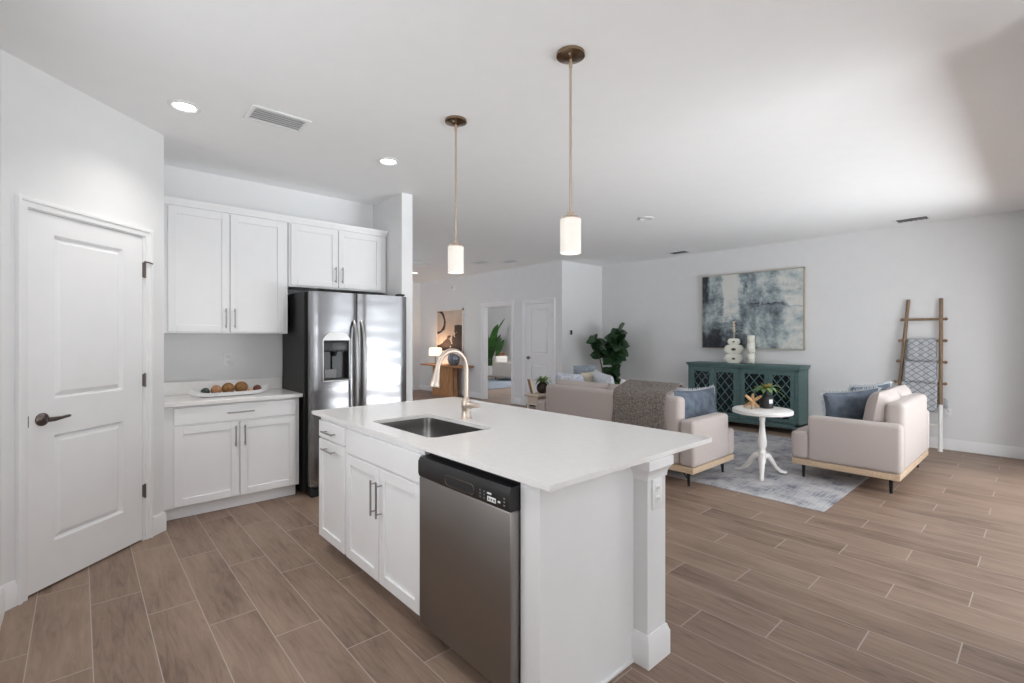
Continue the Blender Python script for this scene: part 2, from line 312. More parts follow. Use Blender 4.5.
def prism(bm, poly, axis, a, b):
    """poly: list of 2-D points, extruded along axis 'x','y' or 'z' from a to b"""
    def mk(p, q):
        return {'x': (q, p[0], p[1]), 'y': (p[0], q, p[1]), 'z': (p[0], p[1], q)}[axis]
    A = [bm.verts.new(mk(p, a)) for p in poly]; B = [bm.verts.new(mk(p, b)) for p in poly]
    bm.faces.new(A); bm.faces.new(list(reversed(B)))
    for i in range(len(poly)):
        j = (i + 1) % len(poly); bm.faces.new((A[j], A[i], B[i], B[j]))
    return bm
def rrect(x0, x1, y0, y1, r, n=6):
    P = []
    for cx, cy, a0 in ((x1 - r, y1 - r, 0), (x0 + r, y1 - r, 90), (x0 + r, y0 + r, 180), (x1 - r, y0 + r, 270)):
        for k in range(n + 1):
            a = R(a0 + 90 * k / n); P.append((cx + r * math.cos(a), cy + r * math.sin(a)))
    return P
def holed_slab(bm, outer, inner, z0, z1):
    lo = []
    for loop in (outer, inner):
        vs = [bm.verts.new((p[0], p[1], z1)) for p in loop]
        es = [bm.edges.new((vs[i], vs[(i + 1) % len(vs)])) for i in range(len(vs))]; lo.append((vs, es))
    bmesh.ops.triangle_fill(bm, edges=lo[0][1] + lo[1][1], use_beauty=True)
    top = list(bm.faces); r = bmesh.ops.extrude_face_region(bm, geom=top)
    for v in [g for g in r['geom'] if isinstance(g, bmesh.types.BMVert)]: v.co.z = z0
    return bm
def pillow(bm, w, h, t, n=14, pinch=0.06, seed=0, rough=0.0):
    """pillow in local x (width), z (height), thickness along y; stands on z=0"""
    rnd = random.Random(seed); G = {}
    for s in (1, -1):
        for i in range(n + 1):
            for j in range(n + 1):
                u, v = -1 + 2 * i / n, -1 + 2 * j / n
                edge = i in (0, n) or j in (0, n)
                if edge and s == -1: G[s, i, j] = G[1, i, j]; continue
                k = (max(0, 1 - u ** 4) * max(0, 1 - v ** 4)) ** 0.5
                x = w / 2 * u * (1 - pinch * (1 - v * v) ** 1.0 * abs(u)); z = h / 2 * v * (1 - pinch * (1 - u * u) * abs(v))
                wob = rough * math.sin(3.1 * u + 5 * v + seed) * math.cos(4.3 * v - 2 * u + seed * 2) * k
                G[s, i, j] = bm.verts.new((x, s * (t / 2 * k) + wob, z + h / 2))
        for i in range(n):
            for j in range(n):
                q = (G[s, i, j], G[s, i + 1, j], G[s, i + 1, j + 1], G[s, i, j + 1])
                bm.faces.new(q if s == -1 else tuple(reversed(q)))
    return bm
def leaf(bm, p, d, L, W, droop=0.25, up=Vector((0, 0, 1)), n=5, fold=0.12):
    d = Vector(d).normalized(); p = Vector(p)
    s = d.cross(up)
    if s.length < 1e-3: s = Vector((1, 0, 0))
    s.normalize(); nrm = s.cross(d).normalized(); rows = []
    for i in range(n + 1):
        k = i / n; c = p + d * (L * k) + Vector((0, 0, -1)) * droop * L * k * k
        wd = W / 2 * math.sin(PI * min(1, k * 0.92 + 0.06)) ** 0.7
        if i == n: wd = W * 0.03
        rows.append((bm.verts.new(c - s * wd + nrm * fold * wd), bm.verts.new(c), bm.verts.new(c + s * wd + nrm * fold * wd)))
    for a, b in zip(rows, rows[1:]):
        bm.faces.new((a[0], a[1], b[1], b[0])); bm.faces.new((a[1], a[2], b[2], b[1]))
def wmat(o):
    m = o.matrix_basis.copy()
    while o.parent: o = o.parent; m = o.matrix_basis @ m
    return m
def obj(name, bm, m, parent=None, world=False, smooth=True, angle=38):
    if world and parent is not None:
        bmesh.ops.transform(bm, matrix=wmat(parent).inverted(), verts=bm.verts)
    bmesh.ops.recalc_face_normals(bm, faces=bm.faces)
    me = bpy.data.meshes.new(name); bm.to_mesh(me); bm.free()
    if smooth:
        for p in me.polygons: p.use_smooth = True
        me.set_sharp_from_angle(angle=R(angle))
    me.materials.append(M[m] if isinstance(m, str) else m)
    o = bpy.data.objects.new(name, me); C.collection.objects.link(o)
    if parent is not None: o.parent = parent
    return o
def tag(o, label, cat, group=None, kind=None):
    o['label'] = label; o['category'] = cat
    if group: o['group'] = group
    if kind: o['kind'] = kind
    return o
def thing(name, label, cat, loc=(0, 0, 0), rz=0, group=None):
    o = bpy.data.objects.new(name, None); C.collection.objects.link(o); o.empty_display_size = 0.1
    o.location = loc; o.rotation_euler = (0, 0, rz); tag(o, label, cat, group); return o
def single(name, bm, m, label, cat, loc=(0, 0, 0), rot=(0, 0, 0), group=None, **k):
    o = obj(name, bm, m, **k); o.location = loc; o.rotation_euler = rot; return tag(o, label, cat, group)
def struct(name, bm, m, label=None, cat=None, parent=None, **k):
    o = obj(name, bm, m, parent, **k)
    if parent is None: o['kind'] = 'structure'
    if label: o['label'] = label; o['category'] = cat or name.split('_')[0]
    return o
def dup(root, loc, rz, label, group=None):
    def cp(o, par):
        c = o.copy(); C.collection.objects.link(c)
        if par is not None: c.parent = par
        for ch in [q for q in list(C.collection.objects) if q.parent == o]: cp(ch, c)
        return c
    r = cp(root, None); r.location = loc; r.rotation_euler = (0, 0, rz); r['label'] = label
    if group: r['group'] = group
    return r

# ------------------------------------------------------------------ room shell
XR, XW = 8.2, 6.95          # living-room wall, hall wall
YJ = 6.30                   # short wall that turns between them
b = bm_(); box(b, -0.42, 12.5, -3.2, 15.2, -0.12, 0); struct('floor', b, 'floor', 'brown wood-look plank tile floor with pale grout', 'floor', smooth=False)
b = bm_(); box(b, -0.42, 12.5, -3.2, 15.2, CEIL, CEIL + 0.12); struct('ceiling', b, 'ceiling', 'flat white ceiling', 'ceiling', smooth=False)
b = bm_(); box(b, -0.42, -0.30, -3.2, 1.2, 0, CEIL); box(b, -0.42, -0.30, 2.8, 5.22, 0, CEIL); box(b, -0.42, -0.30, 1.2, 2.8, 0, 0.95); box(b, -0.42, -0.30, 1.2, 2.8, 2.35, CEIL); struct('wall_left', b, 'wall', 'white wall left of the pantry door', 'wall', smooth=False)  # unseen opening added to let the kitchen side fill through
b = bm_(); box(b, -0.30, 2.47, 5.10, 5.22, 0, CEIL); struct('wall_kitchen', b, 'wall', 'pale wall behind the kitchen cabinets', 'wall', smooth=False)
b = bm_(); box(b, 2.47, 2.595, 4.45, 5.22, 0, CEIL); struct('wall_fridge_end', b, 'wall', 'white end wall beside the refrigerator', 'wall', smooth=False)
b = bm_(); box(b, XR, XR + 0.12, -0.1, YJ + 0.12, 0, CEIL); struct('wall_right', b, 'wall', 'long pale grey living room wall', 'wall', smooth=False)
b = bm_(); box(b, 7.75, XR, 0.02, 0.185, 0, CEIL); struct('wall_corner', b, 'wall', 'wall return at the right edge', 'wall', smooth=False)
b = bm_(); box(b, XW, XR, YJ, YJ + 0.12, 0, CEIL); struct('wall_turn', b, 'wall', 'short white wall beside the grey hall wall', 'wall', smooth=False)
DW0, DW1, DR0, DR1, DH = 7.765, 8.73, 6.545, 7.335, 2.125      # doorway and hall door openings in the hall wall
b = bm_()
for y0, y1, z0, z1 in ((YJ + 0.12, DR0, 0, CEIL), (DR0, DR1, DH, CEIL), (DR1, DW0, 0, CEIL), (DW0, DW1, DH, CEIL), (DW1, 11.6, 0, CEIL)):
    box(b, XW, XW + 0.12, y0, y1, z0, z1)
struct('wall_hall', b, 'wall', 'grey hall wall with doorway and white door', 'wall', smooth=False)
b = bm_(); box(b, 2.47, XW, 11.5, 11.62, 0, CEIL); struct('wall_hall_end', b, 'wall', 'grey wall at the far end of the hall', 'wall', smooth=False)
b = bm_(); box(b, 2.47, 2.59, 10.2, 11.5, 0, CEIL); box(b, 2.47, 2.59, 5.22, 7.8, 0, CEIL); box(b, 2.47, 2.59, 7.8, 10.2, 2.5, CEIL); box(b, 2.47, 2.59, 7.8, 10.2, 0, 0.5); struct('wall_entry', b, 'wall', smooth=False)
b = bm_(); box(b, XW + 0.12, 12.2, 15.0, 15.12, 0, CEIL); box(b, 12.1, 12.22, 6.3, 15, 0, CEIL); struct('wall_study', b, 'wall', 'pale wall of the room beyond the doorway', 'wall', smooth=False)
b = bm_(); box(b, XW + 0.12, 8.2, 11.62, 11.74, 0, CEIL); struct('wall_study_side', b, 'wall', smooth=False)
# garden side: slider wall and dining window wall, both outside the picture
b = bm_(); box(b, 7.4, XR + 0.12, -0.22, -0.1, 0, CEIL); box(b, 3.3, 7.4, -0.22, -0.1, 2.5, CEIL)
struct('wall_garden', b, 'wall', smooth=False)
b = bm_(); box(b, 3.30, 10.0, -3.4, -0.22, 2.75, 2.87); struct('ceiling_lanai', b, 'ceiling', smooth=False)  # unseen roof added to keep high sky light off floor and wall
b = bm_()
for x in (3.3, 4.65, 5.98, 7.34): box(b, x, x + 0.06, -0.20, -0.13, 0, 2.5)
box(b, 3.3, 7.4, -0.20, -0.13, 0, 0.05); box(b, 3.3, 7.4, -0.20, -0.13, 2.44, 2.5)
struct('window_1', b, 'trim', smooth=False)
b = bm_(); box(b, -0.3, -0.28, -3.12, -3.0, 0, CEIL); box(b, -0.3, 3.30, -3.12, -3.0, 0, 0.45); box(b, -0.3, 3.30, -3.12, -3.0, 2.45, CEIL); box(b, 2.1, 3.30, -3.12, -3, 0.45, 2.45)
box(b, 3.18, 3.30, -3.0, -0.1, 0, CEIL)
struct('wall_dining', b, 'wall', smooth=False)

# pantry wall at 45 degrees, with door, casing
PA = Vector((-0.30, 3.62, 0)); PB = Vector((0.466, 4.361, 0)); PU = (PB - PA).normalized(); PN = Vector((PU.y, -PU.x, 0)); PL = (PB - PA).length
PM = Matrix(((PU.x, -PN.x, 0, PA.x), (PU.y, -PN.y, 0, PA.y), (0, 0, 1, 0), (0, 0, 0, 1)))   # local x along wall, y INTO the wall
s0, s1, dh = 0.133, 0.881, 2.118
def P_(bm): bmesh.ops.transform(bm, matrix=PM, verts=bm.verts); return bm
b = bm_(); box(b, 0, s0 - 0.012, 0, 0.12, 0, CEIL); box(b, s1 + 0.012, PL, 0, 0.12, 0, CEIL); box(b, s0 - 0.012, s1 + 0.012, 0, 0.12, dh + 0.012, CEIL)
P_(b); box(b, 0.381, 0.466, 4.361, 5.10, 0, CEIL)
struct('wall_pantry', b, 'wall', 'angled white wall holding the pantry door', 'wall', smooth=False)
def casing(bm, a0, a1, h, wd, face):
    """mitred moulding swept round an opening on the plane y=face, standing out towards -y"""
    prof = [(0.0, 0.0), (0.0, 0.010), (0.004, 0.013), (wd * 0.55, 0.013), (wd * 0.62, 0.020), (wd * 0.80, 0.024), (wd * 0.95, 0.022), (wd, 0.016), (wd, 0.0)]
    L = []
    for o, d in prof:
        L.append([bm.verts.new(p) for p in ((a0 - o, face - d, 0), (a0 - o, face - d, h + o), (a1 + o, face - d, h + o), (a1 + o, face - d, 0))])
    for A, B in zip(L, L[1:]):
        for k in range(3): bm.faces.new((A[k], A[k + 1], B[k + 1], B[k]))
    bm.faces.new([l[0] for l in L]); bm.faces.new([l[3] for l in reversed(L)])
b = bm_(); casing(b, s0 - 0.012, s1 + 0.012, dh + 0.008, 0.055, 0.0)
box(b, s0 - 0.014, s0 - 0.003, 0, 0.11, 0, dh + 0.01); box(b, s1 + 0.003, s1 + 0.014, 0, 0.11, 0, dh + 0.01); box(b, s0 - 0.014, s1 + 0.014, 0, 0.11, dh + 0.003, dh + 0.014)
struct('trim_1', P_(b), 'trim', 'white moulded casing of the pantry door', 'trim')
def panel_door(bm, x0, x1, z0, z1, y0, th, panels):
    """slab whose front (towards -y) has raised-and-fielded panels"""
    xs = sorted({x0, x1} | {p[0] for p in panels} | {p[1] for p in panels})
    box(bm, x0, x1, y0 + 0.0242, y0 + th, z0, z1)
    px0, px1 = panels[0][0], panels[0][1]
    box(bm, x0, px0, y0, y0 + 0.025, z0, z1); box(bm, px1, x1, y0, y0 + 0.025, z0, z1)
    zz = [z0] + [v for p in sorted(panels, key=lambda q: q[2]) for v in (p[2], p[3])] + [z1]
    for k in range(0, len(zz), 2): box(bm, px0, px1, y0, y0 + 0.025, zz[k], zz[k + 1])
    for (a, c, d, e) in panels:
        i = 0.040
        # sloping border of the raised field
        o = [(a, d), (c, d), (c, e), (a, e)]; n_ = [(a + i, d + i), (c - i, d + i), (c - i, e - i), (a + i, e - i)]
        f = [(a + .012, d + .012), (c - .012, d + .012), (c - .012, e - .012), (a + .012, e - .012)]
        V0 = [bm.verts.new((p[0], y0, p[1])) for p in o]
        V1 = [bm.verts.new((p[0], y0 + 0.024, p[1])) for p in f]; V2 = [bm.verts.new((p[0], y0 + 0.003, p[1])) for p in n_]
        for A, B in ((V0, V1), (V1, V2)):
            for k in range(4): bm.faces.new((A[k], A[(k + 1) % 4], B[(k + 1) % 4], B[k]))
        bm.faces.new(V2)
b = bm_(); panel_door(b, s0, s1, 0.012, dh, 0.004, 0.04, [(0.275, 0.729, 0.255, 0.862), (0.275, 0.729, 1.072, 2.006)])
d1 = struct('door_1', P_(b), 'trim', 'white two-panel pantry door with dark lever handle', 'door', angle=12)
def lever(x, z, y, sgn=1):
    bm = bm_(); bm2 = bm
    tube(bm, [(x, y + 0.0, z), (x, y - 0.008, z), (x, y - 0.012, z), (x, y - 0.020, z)], [0.036, 0.036, 0.031, 0.018], 24)
    tube(bm, [(x, y - 0.015, z), (x, y - 0.05, z)], [0.012, 0.011], 14)
    tube(bm, [(x - sgn * 0.006, y - 0.052, z), (x + sgn * 0.03, y - 0.053, z - 0.001), (x + sgn * 0.075, y - 0.05, z + 0.0015), (x + sgn * 0.115, y - 0.046, z + 0.004), (x + sgn * 0.122, y - 0.046, z + 0.004)], [0.014, 0.0125, 0.0085, 0.0085, 0.005], 14)
    return bm
h = obj('door_handle', P_(lever(0.205, 0.962, 0.004)), 'nickel_dark', d1); h['label'] = 'dark nickel lever handle'
for z0, z1 in ((1.84, 1.945), (1.08, 1.165), (0.305, 0.39)):
    b = bm_(); box(b, s1 - 0.002, s1 + 0.014, -0.012, 0.006, z0, z1, 0.002); tube(b, [(s1 + 0.004, -0.012, z0 - 0.004), (s1 + 0.004, -0.012, z1 + 0.006)], 0.007, 10)
    if z0 > 1.5: tube(b, [(s1 - 0.004, -0.016, z1 + 0.004), (s1 + 0.03, -0.022, z1 + 0.002), (s1 + 0.05, -0.03, z1 - 0.004)], 0.005, 8)
    obj('hinge', P_(b), 'nickel_dark', d1)
b = bm_(); box(b, s0 - 0.003, s0 + 0.001, -0.001, 0.02, 0.93, 0.99); obj('latch_plate', P_(b), 'nickel_dark', d1)
# baseboards
def base_run(bm, p, q, hgt=0.135, th=0.015):
    p, q = Vector((*p, 0)), Vector((*q, 0)); u = (q - p).normalized(); n = Vector((u.y, -u.x, 0)); L = (q - p).length
    t = bm_(); prism(t, [(0, 0), (th, 0), (th, hgt - 0.03), (th * 0.55, hgt - 0.012), (th * 0.35, hgt), (0, hgt)], 'x', 0, L)
    Mx = Matrix(((u.x, n.x, 0, p.x), (u.y, n.y, 0, p.y), (0, 0, 1, 0), (0, 0, 0, 1)))
    bmesh.ops.transform(t, matrix=Mx, verts=t.verts); me = bpy.data.meshes.new('t'); t.to_mesh(me); t.free(); bm.from_mesh(me); bpy.data.meshes.remove(me)
def pa(s, o=0.0): v = PA + PU * s + PN * o; return (v.x, v.y)
b = bm_(); base_run(b, pa(0.0), pa(s0 - 0.067)); base_run(b, pa(s1 + 0.067), pa(PL + 0.006)); base_run(b, (-0.30, -2.9), (-0.30, 3.62))
struct('baseboard_pantry', b, 'trim', 'white baseboard either side of the pantry door', 'baseboard')
b = bm_(); base_run(b, (XR, YJ), (XR, 0.185)); struct('baseboard_right', b, 'trim', 'white baseboard along the living room wall', 'baseboard')
b = bm_(); base_run(b, (XW, YJ), (XR, YJ)); struct('baseboard_turn', b, 'trim')
b = bm_(); base_run(b, (XW, 11.5), (XW, DW1 + 0.11)); base_run(b, (XW, DW0 - 0.09), (XW, DR1 + 0.09)); base_run(b, (XW, DR0 - 0.09), (XW, YJ)); struct('baseboard_hall', b, 'trim', 'white baseboard along the grey hall wall', 'baseboard')
b = bm_(); base_run(b, (2.59, 11.5), (XW, 11.5)); struct('baseboard_hall_end', b, 'trim')
b = bm_(); base_run(b, (2.47, 4.45), (2.595, 4.45)); base_run(b, (2.595, 4.45), (2.595, 5.2)); struct('baseboard_fridge_end', b, 'trim')

# hall door and cased doorway in the hall wall (face X=XW towards -X): local x = -Y..., rotate -90 deg
HM = Matrix(((0, 1, 0, XW), (-1, 0, 0, 0), (0, 0, 1, 0), (0, 0, 0, 1)))      # local (x,y,z) -> (XW + y, -x, z)
def H_(bm): bmesh.ops.transform(bm, matrix=HM, verts=bm.verts); return bm
b = bm_(); casing(b, -DR1, -DR0, DH, 0.075, 0.0)
box(b, -DR1, -DR1 + 0.012, 0, 0.12, 0, DH); box(b, -DR0 - 0.012, -DR0, 0, 0.12, 0, DH); box(b, -DR1, -DR0, 0, 0.12, DH - 0.012, DH)
struct('trim_2', H_(b), 'trim', 'white casing of the closed hall door', 'trim')
b = bm_(); casing(b, -DW1, -DW0, DH, 0.085, 0.0)
box(b, -DW1, -DW1 + 0.012, 0, 0.12, 0, DH); box(b, -DW0 - 0.012, -DW0, 0, 0.12, 0, DH); box(b, -DW1, -DW0, 0, 0.12, DH - 0.012, DH)
struct('trim_3', H_(b), 'trim', 'white casing of the open doorway', 'trim')
b = bm_(); panel_door(b, -DR1 + 0.015, -DR0 - 0.015, 0.03, DH - 0.015, 0.02, 0.04, [(-DR1 + 0.15, -DR0 - 0.15, 0.26, 0.87), (-DR1 + 0.15, -DR0 - 0.15, 1.08, 2.0)])
d2 = struct('door_2', H_(b), 'trim', 'white two-panel door in the grey hall wall', 'door', angle=12)
obj('door_handle', H_(lever(-DR1 + 0.08, 1.0, 0.02)), 'nickel_dark', d2)['label'] = 'dark nickel lever handle'
for z in (1.8, 1.1, 0.35):
    b = bm_(); box(b, -DR0 - 0.018, -DR0 - 0.006, 0.0, 0.02, z, z + 0.09, 0.002); obj('hinge', H_(b), 'steel_h', d2)
b = bm_(); box(b, XW + 0.03, XW + 0.11, DR0, DR1, 0, 0.02); struct('trim_4', b, 'threshold')

# ------------------------------------------------------------------ kitchen cabinets
def shaker(bm, a0, a1, z0, z1, f, th=0.02, st=0.057, axis='y'):
    """shaker door on plane: front face at f, towards smaller values of the axis; a = the horizontal axis"""
    def bx(p0, p1, q0, q1, d0, d1, bev=0.0015):
        if axis == 'y': box(bm, p0, p1, d0, d1, q0, q1, bev)
        else: box(bm, d0, d1, p0, p1, q0, q1, bev)
    bx(a0, a0 + st, z0, z1, f, f + th); bx(a1 - st, a1, z0, z1, f, f + th)
    bx(a0 + st, a1 - st, z0, z0 + st, f, f + th); bx(a0 + st, a1 - st, z1 - st, z1, f, f + th)
    bx(a0 + st - 0.004, a1 - st + 0.004, z0 + st - 0.004, z1 - st + 0.004, f + 0.011, f + th - 0.001, 0)
    return bm
def pull(p, q, out, r=0.0055, inset=0.02):
    """bar pull from p to q (points on the bar), with posts running back by vector -out"""
    bm = bm_(); p, q, out = Vector(p), Vector(q), Vector(out); d = (q - p).normalized()
    tube(bm, [p, q], r, 10)
    for e in (p + d * inset, q - d * inset): tube(bm, [e - out, e], r * 0.8, 8)
    return bm
G_ = thing('base_cabinet', 'white base cabinet under the counter between pantry and refrigerator', 'cabinet', (0.98, 4.83, 0))
b = bm_(); box(b, 0.467, 1.475, 4.52, 5.095, 0.10, 0.885); box(b, 0.467, 1.46, 4.57, 5.095, 0.0, 0.10); obj('body', b, 'cab', G_, True, smooth=False)
b = bm_(); box(b, 0.545, 1.445, 4.50, 4.52, 0.738, 0.872, 0.002); dr = obj('drawer', b, 'cab', G_, True)
obj('handle', pull((0.90, 4.468, 0.806), (1.10, 4.468, 0.806), (0, -0.032, 0)), 'steel_h', dr, True)
for a0, a1, hx in ((0.545, 0.990, 0.962), (1.000, 1.445, 1.030)):
    d = obj('door', shaker(bm_(), a0, a1, 0.108, 0.722, 4.50), 'cab', G_, True)
    obj('handle', pull((hx, 4.468, 0.525), (hx, 4.468, 0.695), (0, -0.032, 0)), 'steel_h', d, True)
T = thing('counter_slab', 'white quartz counter beside the refrigerator', 'counter', (0.98, 4.79, 0.886))
b = bm_(); box(b, 0.467, 1.495, 4.475, 5.097, 0.886, 0.918, 0.003); obj('slab', b, 'quartz', T, True)
b = bm_(); box(b, 0.467, 1.495, 5.075, 5.097, 0.918, 1.03, 0.002); obj('backsplash', b, 'quartz', T, True)
U = thing('wall_cabinet', 'tall white two-door wall cabinet above the counter', 'cabinet', (0.98, 4.94, 1.456), group=None)
b = bm_(); box(b, 0.472, 1.455, 4.772, 5.097, 1.456, 2.50); obj('body', b, 'cab', U, True, smooth=False)
for a0, a1, hx in ((0.535, 0.972, 0.942), (0.980, 1.42, 1.01)):
    d = obj('door', shaker(bm_(), a0, a1, 1.468, 2.488, 4.752), 'cab', U, True)
    obj('handle', pull((hx, 4.72, 1.50), (hx, 4.72, 1.67), (0, -0.032, 0)), 'steel_h', d, True)
b = bm_(); prism(b, [(4.772, 2.50), (4.750, 2.50), (4.746, 2.52), (4.728, 2.545), (4.728, 2.555), (4.772, 2.555)], 'x', 0.472, 1.46); box(b, 0.472, 1.46, 4.772, 5.097, 2.50, 2.53); obj('crown_moulding', b, 'cab', U, True)
U = thing('fridge_cabinet', 'shorter white wall cabinet above the refrigerator', 'cabinet', (1.96, 4.94, 1.9))
b = bm_(); box(b, 1.465, 2.455, 4.772, 5.097, 1.90, 2.50); obj('body', b, 'cab', U, True, smooth=False)
for a0, a1, hx in ((1.482, 1.928, 1.898), (1.936, 2.40, 1.966)):
    d = obj('door', shaker(bm_(), a0, a1, 1.915, 2.488, 4.752), 'cab', U, True)
    obj('handle', pull((hx, 4.72, 1.96), (hx, 4.72, 2.12), (0, -0.032, 0)), 'steel_h', d, True)
b = bm_(); prism(b, [(4.772, 2.50), (4.750, 2.50), (4.746, 2.52), (4.728, 2.545), (4.728, 2.555), (4.772, 2.555)], 'x', 1.46, 2.457); box(b, 1.46, 2.457, 4.772, 5.097, 2.50, 2.53); obj('crown_moulding', b, 'cab', U, True)

def outlet(name, label, Mx, loc, w=0.075, hgt=0.12, m='white_plastic', kind='outlet'):
    o = thing(name, label, kind); o.matrix_basis = Mx
    b = bm_(); box(b, -w / 2, w / 2, -0.006, 0.0, -hgt / 2, hgt / 2, 0.003, 2); obj('plate', b, m, o)
    for z in (-0.024, 0.024):
        b = bm_(); box(b, -0.017, 0.017, -0.009, -0.004, z - 0.015, z + 0.015, 0.004, 2); s = obj('socket', b, m, o)
        b = bm_(); box(b, -0.008, -0.005, -0.0096, -0.008, z - 0.004, z + 0.007); box(b, 0.005, 0.008, -0.0096, -0.008, z - 0.004, z + 0.007); obj('slot', b, 'grey_plastic', s)
    return o
outlet('wall_outlet', 'white outlet on the wall above the kitchen counter', Matrix.Translation((1.03, 5.10, 1.215)), None)
outlet('wall_outlet', 'white outlet on the living room wall beside the ladder', Matrix.Translation((XR, 0.86, 0.46)) @ Matrix.Rotation(R(-90), 4, 'Z'), None)
outlet('wall_outlet', 'white outlet on the end post of the kitchen island', Matrix.Translation((1.892, 1.157, 0.735)), None, 0.078, 0.135)

# decorative tray with twine balls
b = bm_(); nseg = 28; rows = []
for k in range(nseg + 1):
    u = -1 + 2 * k / nseg; hw = 0.085 * (1 - abs(u) ** 4) + 0.016; zb = 0.002 + 0.035 * max(0, abs(u) - 0.62) ** 1.6 * 3.2
    rise = 0.036 + 0.016 * abs(u) ** 6
    row = []
    for fx, fz in ((-1, 1), (-0.8, 0.1), (0, 0), (0.8, 0.1), (1, 1), (0.93, 1.0), (0.74, 0.28), (0, 0.2), (-0.74, 0.28), (-0.93, 1.0)):
        row.append(b.verts.new((0.300 * u, hw * fx, zb + rise * fz)))
    rows.append(row)
for r0, r1 in zip(rows, rows[1:]):
    for k in range(10): b.faces.new((r0[k], r0[(k + 1) % 10], r1[(k + 1) % 10], r1[k]))
b.faces.new(rows[0]); b.faces.new(list(reversed(rows[-1])))
single('serving_tray', b, 'pot_white', 'long white boat-shaped tray on the counter beside the refrigerator', 'tray', (0.985, 4.76, 0.918))
for x, r, m, lab in ((-0.222, 0.034, 'green_ball', 'dark green ball at the left end of the white tray'),
                     (-0.130, 0.042, 'rust_ball', 'small rust-coloured ball between the green ball and large brown balls'),
                     (-0.026, 0.050, 'brown_ball', 'large brown twine ball beside the rust-coloured ball on the tray'),
                     (0.092, 0.053, 'brown_ball', 'largest brown twine ball, beside the pale tan ball'),
                     (0.176, 0.022, 'tan_ball', 'small pale tan ball on the white tray'),
                     (0.242, 0.034, 'red_ball', 'dark red-brown ball at the right end of the white tray')):
    b = bm_(); bmesh.ops.create_icosphere(b, subdivisions=3, radius=r)
    rd = random.Random(int(r * 1e4))
    for v in b.verts: v.co *= 1 + rd.uniform(-0.025, 0.025)
    single('decorative_ball', b, m, lab, 'ball', (0.985 + x * 0.86, 4.76, 0.928 + r), group='decorative balls on the white tray')

# refrigerator
F = thing('refrigerator', 'stainless side-by-side refrigerator with ice dispenser', 'refrigerator', (1.98, 4.7, 0))
b = bm_(); box(b, 1.50, 2.455, 4.46, 5.08, 0.03, 1.835, 0.006); box(b, 1.53, 2.45, 4.37, 4.46, 0.0, 0.09); box(b, 1.523, 2.45, 4.405, 4.462, 0.05, 1.83); obj('body', b, 'fridge_side', F, True)
b = bm_(); box(b, 1.525, 2.44, 4.352, 4.40, 0.012, 0.085, 0.003)
for k in range(6): box(b, 1.56, 2.40, 4.348, 4.354, 0.022 + k * 0.01, 0.027 + k * 0.01)
obj('toe_grille', b, 'blackmat', F, True)
dispx0, dispx1, dispz0, dispz1 = 1.625, 1.855, 1.035, 1.395
# left (freezer) door, built round the dispenser opening with a slightly crowned front
def crowned(bm, x0, x1, z0, z1, y, dep, hole=None):
    xs = [x0 + (x1 - x0) * k / 12 for k in range(13)]; zs = [z0, z1]
    if hole: xs = sorted(xs + [hole[0], hole[1]]); zs = [z0, hole[2], hole[3], z1]
    V = {}
    def yy(x): u = (2 * x - x0 - x1) / (x1 - x0); return y + 0.012 * u * u + 0.012 * max(0, abs(u) - 0.9) * 10 * abs(u)
    for i, x in enumerate(xs):
        for j, z in enumerate(zs):
            V[i, j, 0] = bm.verts.new((x, yy(x), z)); V[i, j, 1] = bm.verts.new((x, y + dep, z))
    for i in range(len(xs) - 1):
        for j in range(len(zs) - 1):
            if hole and j == 1 and xs[i] >= hole[0] - 1e-6 and xs[i + 1] <= hole[1] + 1e-6:
                continue
            bm.faces.new((V[i, j, 0], V[i + 1, j, 0], V[i + 1, j + 1, 0], V[i, j + 1, 0])); bm.faces.new((V[i, j, 1], V[i, j + 1, 1], V[i + 1, j + 1, 1], V[i + 1, j, 1]))
        for j in (0, len(zs) - 1): bm.faces.new((V[i, j, 0], V[i, j, 1], V[i + 1, j, 1], V[i + 1, j, 0]))
    for i in (0, len(xs) - 1):
        for j in range(len(zs) - 1): bm.faces.new((V[i, j, 0], V[i, j + 1, 0], V[i, j + 1, 1], V[i, j, 1]))
    return bm
ld = obj('door', crowned(bm_(), 1.517, 1.938, 0.10, 1.83, 4.322, 0.085, (dispx0, dispx1, dispz0, dispz1)), 'fridge_door', F, True, angle=30)
ld['label'] = 'stainless freezer door with dispenser'
rd = obj('door', crowned(bm_(), 1.948, 2.464, 0.10, 1.83, 4.322, 0.085), 'fridge_door', F, True, angle=30)
b = bm_(); box(b, dispx0 - 0.004, dispx1 + 0.004, 4.392, 4.40, dispz0 - 0.004, dispz1 + 0.004)
box(b, dispx0 - 0.006, dispx0 + 0.004, 4.324, 4.40, dispz0, dispz1); box(b, dispx1 - 0.004, dispx1 + 0.006, 4.324, 4.40, dispz0, dispz1); box(b, dispx0, dispx1, 4.324, 4.40, dispz0 - 0.004, dispz0 + 0.01); box(b, dispx0, dispx1, 4.324, 4.40, dispz1 - 0.006, dispz1 + 0.004)
dp = obj('dispenser', b, 'black', ld, True)
b = bm_(); box(b, dispx0 + 0.004, dispx1 - 0.004, 4.328, 4.39, 1.29, 1.39, 0.006, 2); box(b, 1.70, 1.78, 4.325, 4.33, 1.345, 1.37, 0.002)
for k in range(6): tube(b, [(1.65 + k * 0.036, 4.324, 1.312), (1.65 + k * 0.036, 4.33, 1.312)], 0.007, 10)
tube(b, [(1.74, 4.36, 1.29), (1.74, 4.36, 1.25)], [0.02, 0.012], 10); box(b, 1.72, 1.76, 4.37, 4.385, 1.10, 1.26)
obj('dispenser_controls', b, 'black', ld, True)
